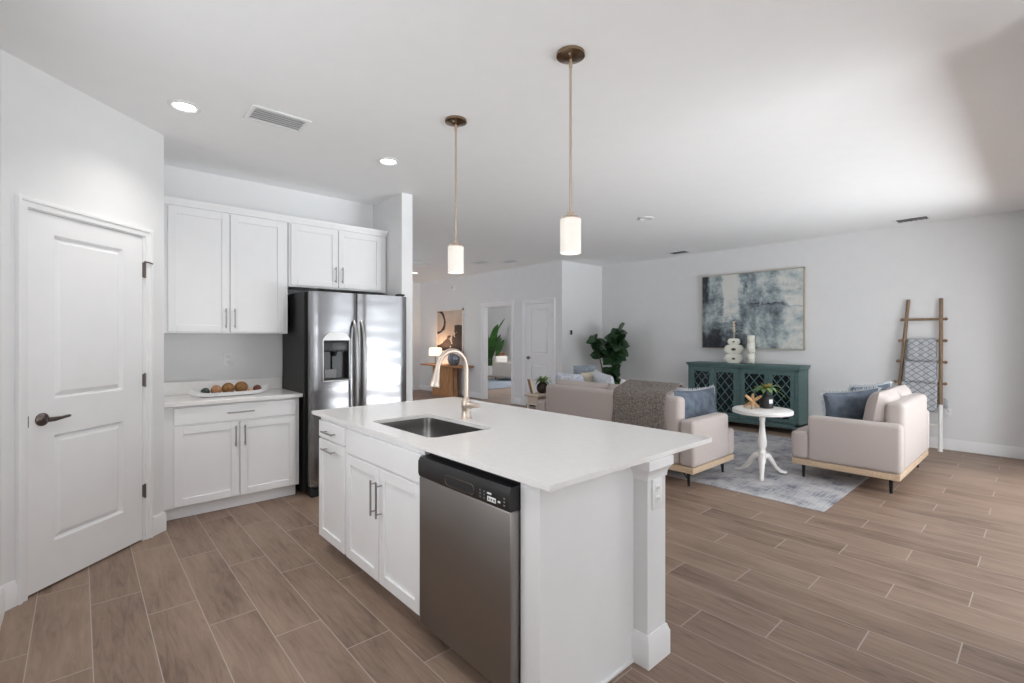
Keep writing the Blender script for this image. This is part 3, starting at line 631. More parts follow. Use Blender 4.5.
b = bm_(); box(b, dispx0 + 0.02, dispx1 - 0.10, 4.36, 4.388, 1.05, 1.13, 0.003); obj('drip_tray', b, 'grey_plastic', ld, True)
b = bm_()
for x0, x1, z0, z1 in ((dispx0 - 0.014, dispx0, dispz0 - 0.014, dispz1 + 0.005), (dispx1, dispx1 + 0.014, dispz0 - 0.014, dispz1 + 0.005), (dispx0, dispx1, dispz0 - 0.016, dispz0)):
    box(b, x0, x1, 4.318, 4.332, z0, z1, 0.003)
prism(b, [(dispx0 - 0.014, dispz1), (dispx1 + 0.014, dispz1), (dispx1 + 0.005, dispz1 + 0.02), (dispx1 - 0.03, dispz1 + 0.06), (dispx1 - 0.07, dispz1 + 0.072), (dispx0 + 0.07, dispz1 + 0.072), (dispx0 + 0.03, dispz1 + 0.06), (dispx0 - 0.005, dispz1 + 0.02)], 'y', 4.314, 4.335)
obj('dispenser_surround', b, 'steel_h', ld, True)
for par, x in ((ld, 1.908), (rd, 1.980)):
    b = bm_(); pts = []
    for k in range(17):
        u = -1 + 2 * k / 16; pts.append((x, 4.325 - 0.055 * (1 - abs(u) ** 8) - 0.012 * (1 - u * u), 1.10 + u * 0.47))
    tube(b, pts, 0.017, 12, flat=0.7); obj('handle', b, 'steel_h', par, True)
for x in (1.55, 2.41):
    b = bm_(); box(b, x - 0.035, x + 0.035, 4.34, 4.42, 1.835, 1.855, 0.006, 2); obj('hinge_cover', b, 'blackmat', F, True)

# ------------------------------------------------------------------ island
I = thing('kitchen_island', 'white kitchen island base with doors, drawer and end post', 'kitchen island', (1.6, 2.28, 0))
b = bm_(); box(b, 1.235, 1.255, 1.226, 1.328, 0.0, 0.892); box(b, 1.255, 1.82, 1.226, 1.25, 0, 0.892)
box(b, 1.235, 1.82, 1.978, 1.99, 0.095, 0.892); box(b, 1.80, 1.82, 1.237, 3.30, 0, 0.892); box(b, 1.235, 1.82, 3.285, 3.30, 0.095, 0.892)
box(b, 1.222, 1.245, 1.979, 3.30, 0.095, 0.892); box(b, 1.30, 1.315, 1.98, 3.29, 0, 0.10); box(b, 1.245, 1.80, 1.99, 3.285, 0.095, 0.11); box(b, 1.225, 1.243, 2.855, 2.865, .095, .886)
obj('body', b, 'cab', I, True, smooth=False)
b = bm_(); box(b, 1.262, 1.806, 1.213, 1.227, 0, 0.014, 0.003); obj('shoe_moulding', b, 'trim', I, True)
b = bm_(); box(b, 1.822, 1.965, 1.157, 3.33, 0, 0.892)
obj('end_post', b, 'wall', I, True, smooth=False)
b = bm_()
def ring_base(bm, x0, x1, y0, y1, prof):
    L = []
    for o, z in prof: L.append([bm.verts.new(p + (z,)) for p in ((x0 - o, y0 - o), (x1 + o, y0 - o), (x1 + o, y1 + o), (x0 - o, y1 + o))])
    for a, c in zip(L, L[1:]):
        for k in range(4): bm.faces.new((a[k], a[(k + 1) % 4], c[(k + 1) % 4], c[k]))
    bm.faces.new(list(reversed(L[0]))); bm.faces.new(L[-1])
ring_base(b, 1.822, 1.965, 1.157, 3.33, [(0.016, 0.0), (0.016, 0.105), (0.009, 0.122), (0.006, 0.135), (0.0, 0.137)])
obj('post_base', b, 'trim', I, True)
b = bm_(); ring_base(b, 1.822, 1.965, 1.157, 3.33, [(0.0, 0.80), (0.006, 0.803), (0.006, 0.815), (0.010, 0.83), (0.022, 0.848), (0.026, 0.852), (0.026, 0.8915)])
obj('post_cap', b, 'trim', I, True)
b = bm_(); box(b, 1.202, 1.222, 1.986, 2.842, 0.728, 0.865, 0.002); obj('false_front', b, 'cab', I, True)
for a0, a1, hy_ in ((1.986, 2.411, 2.381), (2.417, 2.842, 2.447)):
    d = obj('door', shaker(bm_(), a0, a1, 0.098, 0.716, 1.202, axis='x'), 'cab', I, True)
    obj('handle', pull((1.170, hy_, 0.46), (1.170, hy_, 0.65), (-0.032, 0, 0)), 'steel_h', d, True)
b = bm_(); box(b, 1.202, 1.222, 2.868, 3.285, 0.758, 0.868, 0.002); dr = obj('drawer', b, 'cab', I, True)
obj('handle', pull((1.170, 2.99, 0.808), (1.170, 3.165, 0.808), (-0.032, 0, 0)), 'steel_h', dr, True)
d = obj('door', shaker(bm_(), 2.868, 3.285, 0.098, 0.746, 1.202, axis='x'), 'cab', I, True)
obj('handle', pull((1.170, 2.99, 0.695), (1.170, 3.165, 0.695), (-0.032, 0, 0)), 'steel_h', d, True)
SK = rrect(1.314, 1.728, 2.072, 2.752, 0.05, 8)
b = bm_(); holed_slab(b, [(1.198, 1.142), (2.385, 1.142), (2.385, 3.405), (1.196, 3.405)], SK, 0.892, 0.914)
single('island_countertop', b, 'quartz', 'white quartz island countertop with undermount sink cutout', 'countertop', smooth=False)
# sink bowl
b = bm_()
L = []
for (x0, x1, y0, y1, r, z) in ((1.292, 1.751, 2.050, 2.774, 0.07, 0.890), (1.311, 1.731, 2.069, 2.755, 0.052, 0.890), (1.315, 1.727, 2.073, 2.751, 0.05, 0.85), (1.322, 1.720, 2.080, 2.744, 0.05, 0.72), (1.344, 1.698, 2.102, 2.722, 0.05, 0.692)):
    L.append([b.verts.new((p[0], p[1], z)) for p in rrect(x0, x1, y0, y1, r, 8)])
for a, c in zip(L, L[1:]):
    for k in range(len(a)): b.faces.new((a[k], a[(k + 1) % len(a)], c[(k + 1) % len(a)], c[k]))
b.faces.new(L[-1])
S = thing('kitchen_sink', 'stainless undermount sink set in the island countertop', 'sink', (1.51, 2.42, 0.692))
obj('basin', b, 'sink', S, True, angle=60)
b = bm_(); lathe(b, [(0.0, 0.0), (0.045, 0.0), (0.05, 0.003), (0.045, 0.006), (0.03, 0.002), (0, 0.002)], (1.52, 2.42, 0.6935), 24, False); obj('drain', b, 'steel_h', S, True)
# faucet
FX, FY = 1.80, 2.435
Fa = thing('faucet', 'tall gooseneck pull-down faucet in champagne nickel behind the sink', 'faucet', (FX, FY, 0.914))
b = bm_(); lathe(b, [(0.034, 0), (0.034, 0.006), (0.029, 0.012), (0.027, 0.06), (0.030, 0.075), (0.030, 0.10), (0.024, 0.118), (0.017, 0.132)], n=28); obj('base', b, 'faucet', Fa)
b = bm_(); pts = [(0, 0, 0.125), (0, 0, 0.2), (0, 0, 0.31)]
for k in range(1, 15):
    a = PI * k / 16; pts.append((-0.106 + 0.106 * math.cos(a), 0, 0.31 + 0.115 * math.sin(a)))
pts += [(-0.214, 0, 0.305)]
tube(b, pts, 0.0155, 14); obj('neck', b, 'faucet', Fa)
b = bm_(); tube(b, [(-0.211, 0, 0.325), (-0.2155, 0, 0.30), (-0.226, 0, 0.25), (-0.233, 0, 0.218), (-0.234, 0, 0.212)], [0.0155, 0.0185, 0.026, 0.033, 0.030], 18); obj('spray_head', b, 'faucet', Fa)
b = bm_(); tube(b, [(0.0, -0.02, 0.088), (0.012, -0.04, 0.086), (0.035, -0.068, 0.083), (0.05, -0.082, 0.080)], [0.022, 0.020, 0.013, 0.007], 14); obj('lever', b, 'faucet', Fa)

# dishwasher
D = thing('dishwasher', 'stainless dishwasher with black control panel in the island', 'dishwasher', (1.5, 1.66, 0))
b = bm_(); box(b, 1.245, 1.79, 1.335, 1.972, 0.08, 0.878); box(b, 1.30, 1.4, 1.335, 1.972, 0.0, 0.08); obj('body', b, 'blackmat', D, True)
b = bm_(); box(b, 1.186, 1.242, 1.332, 1.974, 0.085, 0.772, 0.006, 2); dd = obj('door', b, 'dw_steel', D, True)
b = bm_(); prism(b, [(1.186, 0.774), (1.181, 0.79), (1.181, 0.842), (1.192, 0.862), (1.242, 0.866), (1.242, 0.774)], 'y', 1.332, 1.974); cp = obj('control_panel', b, 'black', D, True)
b = bm_()
pl = rrect(1.545, 1.75, 0.785, 0.826, 0.019, 6)
tube(b, [(1.1805, p[0], p[1]) for p in pl] + [(1.1805, *pl[0])], 0.003, 6, cap=False); obj('handle_recess', b, 'nickel_dark', cp, True); b = bm_(); prism(b, rrect(1.55, 1.745, 0.788, 0.823, 0.017, 6), 'x', 1.1795, 1.182); obj('recess_back', b, 'blackmat', cp, True)
b = bm_(); box(b, 1.1795, 1.182, 1.408, 1.460, 0.787, 0.806, 0.001); box(b, 1.1795, 1.182, 1.435, 1.460, 0.814, 0.821); box(b, 1.1795, 1.182, 1.382, 1.396, 0.795, 0.802)
obj('display', b, 'white_plastic', cp, True)['label'] = 'pale display and button legends'
for y in (1.475, 1.50, 1.355):
    for z in (0.79, 0.803, 0.816):
        b = bm_(); box(b, 1.1795, 1.182, y, y + 0.008, z, z + 0.005); obj('button', b, 'grey_plastic', cp, True)
for k in range(3):
    b = bm_(); box(b, 1.1788, 1.1797, 1.412 + k * 0.016, 1.421 + k * 0.016, 0.792, 0.801); obj('button', b, 'grey_plastic', cp, True)

# ------------------------------------------------------------------ ceiling fixtures
def ceiling_spot(loc, label, on=True):
    o = thing('recessed_light', label, 'ceiling light', (loc[0], loc[1], CEIL), group='recessed ceiling lights')
    b = bm_(); lathe(b, [(0.060, -0.001), (0.092, -0.001), (0.092, -0.006), (0.072, -0.012), (0.060, -0.005)], n=32, cap=False); obj('trim_ring', b, 'white_plastic', o)
    b = bm_(); lathe(b, [(0.0, -0.004), (0.061, -0.004), (0.061, -0.001), (0, -0.001)], n=32, cap=False); obj('diffuser', b, 'lamp_on' if on else 'white_plastic', o)
    if on:
        d = bpy.data.lights.new('ceiling_spot', 'SPOT'); d.energy = 24 if loc[1] < 5 else 8; d.spot_size = R(125); d.spot_blend = 1.0; d.shadow_soft_size = 0.06; d.color = (1, 0.97, 0.93)
        l = bpy.data.objects.new('ceiling_spot', d); l.location = (loc[0], loc[1], CEIL - 0.02); C.collection.objects.link(l)
    return o
ceiling_spot((0.506, 3.72), 'lit recessed ceiling light nearest the pantry wall')
ceiling_spot((1.945, 3.73), 'lit recessed ceiling light in front of the refrigerator wall')
ceiling_spot((5.263, 3.364), 'small unlit round ceiling fitting over the sofa', False)
ceiling_spot((5.75, 9.75), 'lit recessed ceiling light in the far hall beside the refrigerator end wall')
def vent(loc, w, l, rz, label, sl='vent_slat', dk='vent_dark', n=6):
    o = thing('ceiling_vent', label, 'vent', (loc[0], loc[1], CEIL), rz, group='ceiling air vents')
    b = bm_(); fr = 0.028
    box(b, -w / 2, w / 2, -l / 2, -l / 2 + fr, -0.010, -0.0005, 0.003); box(b, -w / 2, w / 2, l / 2 - fr, l / 2, -0.010, -0.0005, 0.003)
    box(b, -w / 2, -w / 2 + fr, -l / 2 + fr, l / 2 - fr, -0.010, -0.0005, 0.003); box(b, w / 2 - fr, w / 2, -l / 2 + fr, l / 2 - fr, -0.010, -0.0005, 0.003); obj('frame', b, 'white_plastic', o)
    b = bm_(); box(b, -w / 2 + fr, w / 2 - fr, -l / 2 + fr, l / 2 - fr, -0.002, -0.0005); obj('backing', b, dk, o)
    for k in range(n):
        y = -l / 2 + fr + (l - 2 * fr) * (k + 0.5) / n
        b = bm_(); box(b, -w / 2 + fr, w / 2 - fr, y - 0.009, y + 0.006, -0.009, -0.007, rot=Matrix.Rotation(R(28), 3, 'X')); obj('slat', b, sl, o)
vent((1.01, 3.515), 0.37, 0.245, 0, 'white ceiling vent with grey slats above the kitchen', 'white_plastic', 'vent_slat')
vent((7.80, 1.16), 0.27, 0.36, 0, 'dark-slatted ceiling vent above the blanket ladder', 'vent_dark')
vent((7.80, 4.33), 0.25, 0.36, 0, 'dark-slatted ceiling vent left of the large painting', 'vent_dark')
vent((5.92, 7.5), 0.25, 0.40, 0, 'pale ceiling vent near the hall, farther of the pair', 'white_plastic', 'vent_slat')
vent((6.26, 7.03), 0.25, 0.40, 0, 'pale ceiling vent near the hall, nearer the short white wall', 'white_plastic', 'vent_slat')
vent((5.05, 8.55), 0.5, 0.5, 0, 'large white return grille on the hall ceiling', 'white_plastic', 'white_plastic')
P = thing('pendant_lamp', 'lit pendant with white glass shade hanging over the near end of the island', 'pendant lamp', (1.918, 1.678, 1.86), group='pendants over the island')
zt = CEIL - 1.86
b = bm_(); lathe(b, [(0, zt - 0.034), (0.012, zt - 0.034), (0.03, zt - 0.030), (0.062, zt - 0.022), (0.074, zt - 0.018), (0.074, zt - 0.002), (0, zt - 0.002)], n=36, cap=False); cn = obj('canopy', b, 'bronze', P)
for k in (0.6, 0.6 + PI):
    b = bm_(); lathe(b, [(0, -0.006), (0.004, -0.006), (0.006, 0.002), (0, 0.002)], (0.045 * math.cos(k), 0.045 * math.sin(k), zt - 0.028), 10, False); obj('screw', b, 'steel_h', cn)
b = bm_(); tube(b, [(0, 0, 0.19), (0, 0, zt - 0.03)], 0.0065, 12); tube(b, [(0, 0, zt - 0.075), (0, 0, zt - 0.05)], 0.010, 12); obj('rod', b, 'nickel_warm', P)
b = bm_(); lathe(b, [(0, 0.215), (0.016, 0.215), (0.02, 0.197), (0.045, 0.192), (0.052, 0.184), (0.052, 0.178), (0, 0.178)], n=32, cap=False); obj('shade_cap', b, 'nickel_warm', P)
b = bm_(); lathe(b, [(0.0545, 0.178), (0.0545, 0.0), (0.0495, 0.002), (0.0495, 0.172), (0.0, 0.175)], n=40, cap=False); obj('lamp_shade', b, 'shade_on', P)
b = bm_(); lathe(b, [(0, 0.05), (0.018, 0.055), (0.028, 0.085), (0.024, 0.12), (0.014, 0.15), (0.014, 0.17)], n=16, cap=False); obj('bulb', b, 'lamp_on', P)
dup(P, (1.923, 2.72, 1.862), 0, 'lit pendant with white glass shade hanging over the far end of the island', 'pendants over the island')

# ------------------------------------------------------------------ living room
b = bm_(); box(b, 4.50, 7.45, 1.225, 4.9, 0.0005, 0.007, 0.003)
single('area_rug', b, 'rug', 'faded grey and blue distressed rug under sofa and loveseat', 'rug')

def make_sofa(name, label, W, loc, rz, nseat=2, gap=0.0, top=0.842):
    """local: faces +y, back at y=0, width along x"""
    o = thing(name, label, 'sofa', loc, rz)
    Dp = 0.90; hw = W / 2; A = 0.15
    b = bm_(); box(b, -hw + 0.01, hw - 0.01, 0.01, Dp - 0.02, 0.137, 0.195, 0.006, 2); obj('wood_base', b, 'wood_light', o)
    b = bm_(); box(b, -hw + A, hw - A, 0.05, Dp - 0.12, 0.195, 0.33, 0.01, 2); obj('seat_platform', b, 'fab', o)
    for s in (-1, 1):
        b = bm_(); x0, x1 = sorted((s * hw, s * (hw - A))); box(b, x0, x1, 0.0, Dp - 0.16, 0.195, 0.635, 0.035, 4); obj('arm', b, 'fab', o)
    b = bm_(); box(b, -hw + A, hw - A, 0.0, 0.15, 0.195, top, 0.045, 4); obj('back', b, 'fab', o)
    n = nseat; cw = (W - 2 * A) / n; bw = (W - 2 * A - gap) / n
    for k in range(n):
        x0 = -hw + A + k * cw
        b = bm_(); box(b, x0 + 0.003, x0 + cw - 0.003, 0.17, Dp, 0.32, 0.475, 0.045, 4)
        ends = [v for v in b.verts if v.co.y > Dp - 0.12]
        obj('seat_cushion', b, 'fab', o)
        b = bm_(); pillow(b, bw - 0.01, 0.44, 0.22, 16, 0.0, k)
        bmesh.ops.transform(b, matrix=Matrix.Translation((-hw + A + (k + 0.5) * bw, 0.265, 0.465)) @ Matrix.Rotation(R(-10) * -1, 4, 'X'), verts=b.verts)
        obj('back_cushion', b, 'fab', o)
    for sx in (-1, 1):
        # front T-shaped return of the seat in front of the arms
        b = bm_(); x0, x1 = sorted((sx * (hw - 0.005), sx * (hw - A - 0.01))); box(b, x0, x1, Dp - 0.17, Dp - 0.005, 0.195, 0.47, 0.04, 4); obj('seat_front', b, 'fab', o)
        for y in (0.09, Dp - 0.10):
            b = bm_(); tube(b, [(sx * (hw - 0.10), y, 0.137), (sx * (hw - 0.095), y, 0.0)], [0.019, 0.012], 12)
            tube(b, [(sx * (hw - 0.10), y, 0.06), (sx * (hw - 0.17), y, 0.136)], 0.006, 8)
            obj('leg', b, 'black', o)
    return o
make_sofa('loveseat', 'beige loveseat with oak base seen from its side, beside the blanket ladder', 1.50, (6.135, 0.872, 0.007), 0, 2, 0.0, 0.815)
make_sofa('sofa', 'long beige sofa with oak base seen from behind, grey throw over its back', 2.07, (4.23, 3.235, 0.007), R(-90), 2, 0.16)

def cushion(name, w, h, t, m, label, loc, rz, tilt, roll=0, seed=0, fray=False, pinch=0.07, rough=0.01):
    """tilt: lean back about its own bottom edge"""
    b = bm_(); pillow(b, w, h, t, 16, pinch, seed, rough)
    o = obj(name, b, m); o.rotation_mode = 'XYZ'
    o.matrix_basis = Matrix.Translation(loc) @ Matrix.Rotation(rz, 4, 'Z') @ Matrix.Rotation(tilt, 4, 'X') @ Matrix.Rotation(roll, 4, 'Y')
    tag(o, label, 'cushion')
    if fray:
        b = bm_(); rd = random.Random(seed); n = 46
        P4 = [(-w / 2, 0), (w / 2, 0), (w / 2, h), (-w / 2, h)]
        for e in range(4):
            a, c = Vector((P4[e][0], 0, P4[e][1])), Vector((P4[(e + 1) % 4][0], 0, P4[(e + 1) % 4][1])); mid = Vector((0, 0, h / 2))
            ed = (c - a).normalized(); outv = Vector((ed.z, 0, -ed.x))
            for k in range(n):
                u = (k + 0.5) / n; p = a.lerp(c, u); q = 1 - 4 * (u - 0.5) ** 2
                p = p - outv * pinch * (h / 2) * q * 1.0
                tube(b, [p - outv * 0.012, p + outv * rd.uniform(0.016, 0.030) + ed * rd.uniform(-0.008, 0.008)], [0.0065, 0.003], 5)
        obj('fringe', b, 'fray', o)['label'] = 'frayed pale edging'
    return o
# loveseat cushions
cushion('denim_cushion', 0.52, 0.42, 0.15, 'denim', 'blue denim cushion with frayed edge leaning on the near arm of the loveseat', (5.88, 1.36, 0.485), R(-52), R(12), R(-7), 3, True, 0.11)
cushion('denim_cushion', 0.52, 0.46, 0.14, 'denim', 'second blue denim cushion behind the frayed one on the loveseat', (6.32, 1.36, 0.485), R(-30), R(16), R(-4), 5, True, 0.11)
# sofa cushions
cushion('denim_cushion', 0.90, 0.40, 0.15, 'denim', 'blue denim cushion with frayed edge at the near arm of the sofa', (4.86, 2.475, 0.485), R(180), R(8), R(-2), 8, True, 0.13)
cushion('print_cushion', 0.46, 0.49, 0.20, 'cush_blue', 'blue and white printed cushion at the far end of the sofa', (4.60, 3.97, 0.50), R(-97), R(10), 0, 11, False, 0.05, 0.02)
cushion('tweed_cushion', 0.38, 0.58, 0.12, 'cush_grey', 'square blue-grey tweed cushion standing against the far arm of the sofa', (4.86, 3.97, 0.485), R(172), R(5), 0, 12, False, 0.02)
cushion('small_cushion', 0.20, 0.51, 0.11, 'cush_beige', 'small beige cushion in front of the blue-grey tweed cushion', (4.76, 3.80, 0.485), R(165), R(9), R(3), 13, False, 0.03)
cushion('speckled_cushion', 0.50, 0.53, 0.16, 'cush_pale', 'pale blue speckled cushion in the middle of the sofa', (4.80, 3.60, 0.485), R(-120), R(10), R(5), 14, False, 0.05)
cushion('white_cushion', 0.42, 0.42, 0.14, 'cush_white', 'plain white cushion in front of the pale blue speckled cushion', (4.92, 3.33, 0.485), R(-110), R(12), R(14), 15, False, 0.05)
# throw over sofa back
b = bm_(); Y0, Y1 = 2.475, 3.09; n = 30
prof = []
for q in range(9): prof.append((4.222 - 0.004, 0.33 + 0.05 * q))
prof += [(4.218, 0.79), (4.228, 0.835), (4.255, 0.862), (4.30, 0.875), (4.36, 0.888), (4.41, 0.905), (4.46, 0.925), (4.51, 0.935), (4.555, 0.93), (4.58, 0.905)]
G = []; rdn = random.Random(4)
for i, (x, z) in enumerate(prof):
    row = []
    for k in range(n + 1):
        u = k / n; wv = 0.005 * math.sin(u * 19 + i * 0.3) + rdn.uniform(-0.002, 0.002)
        row.append((Vector((x - 0.006 - abs(wv) * (1 if i < 11 else 0), Y0 + (Y1 - Y0) * u + 0.012 * math.sin(i * 0.6) * (u - 0.5) * 2, z + 0.006 + (abs(wv) if i >= 11 else 0)))))
    G.append(row)
V = [[b.verts.new(p) for p in r] for r in G]
for i in range(len(V) - 1):
    for k in range(n): b.faces.new((V[i][k], V[i][k + 1], V[i + 1][k + 1], V[i + 1][k]))
o = single('throw_blanket', b, 'tweed', 'mottled grey-brown fleece throw over the back of the sofa', 'blanket')
md = o.modifiers.new('thick', 'SOLIDIFY'); md.thickness = 0.012; md.offset = 1

# round pedestal table
TX, TY = 5.225, 1.975
t = thing('side_table', 'white round pedestal table between sofa and loveseat', 'table', (TX, TY, 0.007))
b = bm_(); lathe(b, [(0, 0.635), (0.262, 0.635), (0.277, 0.640), (0.282, 0.650), (0.273, 0.657), (0.282, 0.664), (0.279, 0.676), (0.267, 0.682), (0, 0.682)], n=48, cap=False); obj('tabletop', b, 'whitewood', t)
b = bm_(); lathe(b, [(0.030, 0.12), (0.036, 0.14), (0.040, 0.20), (0.036, 0.25), (0.028, 0.27), (0.040, 0.30), (0.044, 0.34), (0.036, 0.40), (0.027, 0.47), (0.024, 0.54), (0.030, 0.58), (0.026, 0.59), (0.050, 0.615), (0.09, 0.636)], n=24); obj('pedestal', b, 'whitewood', t)
for ang in (-160, -34, 92):
    a = R(ang); dx, dy = math.cos(a), math.sin(a)
    b = bm_(); tube(b, [(dx * r_, dy * r_, z_) for r_, z_ in ((0.02, 0.20), (0.06, 0.195), (0.10, 0.15), (0.15, 0.075), (0.21, 0.03), (0.26, 0.018), (0.275, 0.022))], [0.032, 0.034, 0.028, 0.021, 0.018, 0.018, 0.010], 12); obj('leg', b, 'whitewood', t)
zt = 0.007 + 0.682
v = thing('bottle_vase', 'black bottle vase with white label holding orange-green leaves, on the round table', 'vase', (5.31, 1.965, zt))
b = bm_(); lathe(b, [(0.05, 0), (0.063, 0.005), (0.066, 0.03), (0.066, 0.095), (0.058, 0.118), (0.032, 0.135), (0.024, 0.15), (0.024, 0.185), (0.028, 0.19), (0.02, 0.19)], n=28); obj('bottle', b, 'vase_black', v)
b = bm_()
for k in range(5):
    a = R(-150 + k * 7); a2 = R(-150 + (k + 1) * 7)
    q = [b.verts.new((0.0668 * math.cos(x), 0.0668 * math.sin(x), z)) for x, z in ((a, 0.055), (a2, 0.055), (a2, 0.095), (a, 0.095))]; b.faces.new(q)
bmesh.ops.rotate(b, verts=b.verts, cent=(0, 0, 0), matrix=Matrix.Rotation(R(12), 3, 'Z')); obj('paper_label', b, 'white_plastic', v)['label'] = 'white paper label'
b = bm_(); rd_ = random.Random(3)
for k in range(18):
    a = 2 * PI * k / 18 + rd_.uniform(-.2, .2); e = rd_.uniform(0.35, 1.1)
    leaf(b, (0, 0, 0.185), (math.cos(a), math.sin(a), e), rd_.uniform(0.15, 0.23), 0.038, droop=rd_.uniform(0.45, 0.8), n=7)
obj('leaves', b, 'leaf_light', v)
b = bm_()
for k in range(12):
    a = 2 * PI * k / 12; leaf(b, (0, 0, 0.187), (math.cos(a), math.sin(a), rd_.uniform(0.9, 2.4)), rd_.uniform(0.09, 0.14), 0.03, droop=0.3, n=4)
obj('heart_leaves', b, 'leaf_yellow', v)
b = bm_(); z0 = 0.055
for d_ in ((0.75, 0.25, 0.62), (-0.70, 0.35, 0.62), (0.1, -0.8, 0.60)):
    d_ = Vector(d_).normalized() * 0.105; tube(b, [Vector((0, 0, z0 + 0.012)) - d_, Vector((0, 0, z0 + 0.012)) - d_ * 0.5, Vector((0, 0, z0 + 0.012)) + d_ * 0.5, Vector((0, 0, z0 + 0.012)) + d_], [0.010, 0.016, 0.016, 0.012], 10)
lowest = min(q.co.z for q in b.verts)
for q in b.verts: q.co.z -= lowest
single('wooden_knot', b, 'gold', 'gilt wooden jack ornament beside the black bottle vase', 'ornament', (5.17, 2.05, zt))

# teal console
K = thing('console_cabinet', 'teal console cabinet with lattice doors below the painting', 'cabinet', (7.96, 3.27, 0))
CY0, CY1, CX0, CX1 = 2.43, 4.13, 7.755, 8.178
b = bm_(); box(b, CX0 - 0.02, CX1, CY0 - 0.03, CY1 + 0.03, 0.972, 1.003, 0.004, 2); box(b, CX0 - 0.010, CX1, CY0 - 0.016, CY1 + 0.016, 0.945, 0.973, 0.006, 2); obj('top', b, 'teal', K, True)
b = bm_(); box(b, CX0 + 0.02, CX1, CY0, CY0 + 0.02, 0.10, 0.945); box(b, CX0 + 0.02, CX1, CY1 - 0.02, CY1, 0.10, 0.945); box(b, CX0 + 0.02, CX1, CY0, CY1, 0.10, 0.13); box(b, CX1 - 0.01, CX1, CY0, CY1, 0.10, 0.945); box(b, CX0 + 0.03, CX1, 3.27, 3.29, 0.13, 0.945)
for y0, y1 in ((CY0, CY0 + 0.05), (CY1 - 0.05, CY1), (3.255, 3.305)): box(b, CX0, CX0 + 0.03, y0, y1, 0.10, 0.945)
box(b, CX0, CX0 + 0.03, CY0, CY1, 0.92, 0.946); box(b, CX0, CX0 + 0.03, CY0, CY1, 0.10, 0.15); box(b, CX0 - 0.008, CX0 + 0.03, CY0 - 0.008, CY1 + 0.008, 0.085, 0.115, 0.004); box(b, CX0, CX1, CY0 - 0.008, CY1 + 0.004, 0.085, 0.11)
obj('carcass', b, 'teal', K, True)
for x in (CX0 + 0.045, CX1 - 0.045):
    for y in (CY0 + 0.05, CY1 - 0.05):
        b = bm_(); lathe(b, [(0.018, 0), (0.028, 0.008), (0.036, 0.03), (0.03, 0.055), (0.024, 0.065), (0.036, 0.086)], (x, y, 0), 18); obj('foot', b, 'teal', K, True)
dws = ((CY0 + 0.055, 2.84), (2.846, 3.25), (3.31, 3.695), (3.701, CY1 - 0.055))
for y0, y1 in dws:
    b = bm_(); st = 0.055; z0, z1 = 0.158, 0.914; xf = CX0 - 0.008
    for a0, a1, c0, c1 in ((y0, y0 + st, z0, z1), (y1 - st, y1, z0, z1), (y0 + st, y1 - st, z0, z0 + st), (y0 + st, y1 - st, z1 - st, z1)): box(b, xf, xf + 0.022, a0, a1, c0, c1, 0.002)
    d = obj('door', b, 'teal', K, True)
    b = bm_(); box(b, xf + 0.014, xf + 0.018, y0 + st, y1 - st, z0 + st, z1 - st); obj('glass', b, 'dark_glass', d, True)
    b = bm_(); a0, a1, c0, c1 = y0 + st, y1 - st, z0 + st, z1 - st; wdt, hgt = a1 - a0, c1 - c0; sp = wdt / 2; slope = 1.22
    for sg in (1, -1):
        k = -6
        while k < 14:
            off = c0 + k * sp * slope
            pts = []
            # line z = off + sg*slope*(y-a0) (sg=1) or z = off - slope*(y-a0)
            for yy in (a0, a1): pts.append((yy, off + sg * slope * (yy - a0)))
            (ya, za), (yb, zb) = pts
            def cl(zlim): return ya + (zlim - za) * (yb - ya) / (zb - za)
            lo_, hi_ = a0, a1
            for zl in (c0, c1):
                yc = cl(zl)
                inc = zb > za
                if (zl == c0) == inc: lo_ = max(lo_, yc)
                else: hi_ = min(hi_, yc)
            if hi_ - lo_ > 0.01:
                f = lambda y: za + (y - ya) * (zb - za) / (yb - ya)
                p, q = Vector((xf + 0.009, lo_, f(lo_))), Vector((xf + 0.009, hi_, f(hi_)))
                tube(b, [p, q], 0.0068, 6)
            k += 1
    obj('lattice', b, 'teal', d, True)
# cream stacked vases
def lobed(bm, w, hts, th):
    """flat ceramic vase: three scalloped lobes one on another, pierced look by inset discs"""
    prof = []
    z = 0
    for lw, lh in hts:
        for k in range(9):
            u = k / 8; prof.append((lw * (0.62 + 0.38 * abs(math.sin(PI * u)) ** 0.6 * (1 - 0.10 * math.cos(6 * PI * u))), z + lh * u))
        z += lh
    return prof
def stacked_vase(label, loc, rz, sc=1.0, side=False):
    o = thing('stacked_vase', label, 'vase', loc, rz, 'cream sculptural vases on the teal console')
    hts = ((0.145, 0.155), (0.152, 0.150), (0.098, 0.105))
    prof = lobed(None, 0, hts, 0)
    b = bm_(); n = 32; L = []
    for r, z in prof:
        ring = []
        for k in range(n):
            a = 2 * PI * k / n
            ring.append(b.verts.new((r * sc * math.copysign(abs(math.cos(a)) ** 0.8, math.cos(a)), 0.055 * sc * (0.75 + 0.25 * r / 0.15) * math.copysign(abs(math.sin(a)) ** 0.6, math.sin(a)), z * sc)))
        L.append(ring)
    for a, c in zip(L, L[1:]):
        for k in range(n): b.faces.new((a[k], a[(k + 1) % n], c[(k + 1) % n], c[k]))
    b.faces.new(list(reversed(L[0]))); b.faces.new(L[-1])
    obj('body', b, 'cream', o)
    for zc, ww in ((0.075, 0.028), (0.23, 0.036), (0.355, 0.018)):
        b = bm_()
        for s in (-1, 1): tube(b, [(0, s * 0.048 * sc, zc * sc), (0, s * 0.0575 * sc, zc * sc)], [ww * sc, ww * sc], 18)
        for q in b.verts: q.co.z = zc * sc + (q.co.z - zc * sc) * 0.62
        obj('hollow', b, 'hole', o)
    return o, sum(h_ for _, h_ in hts) * sc
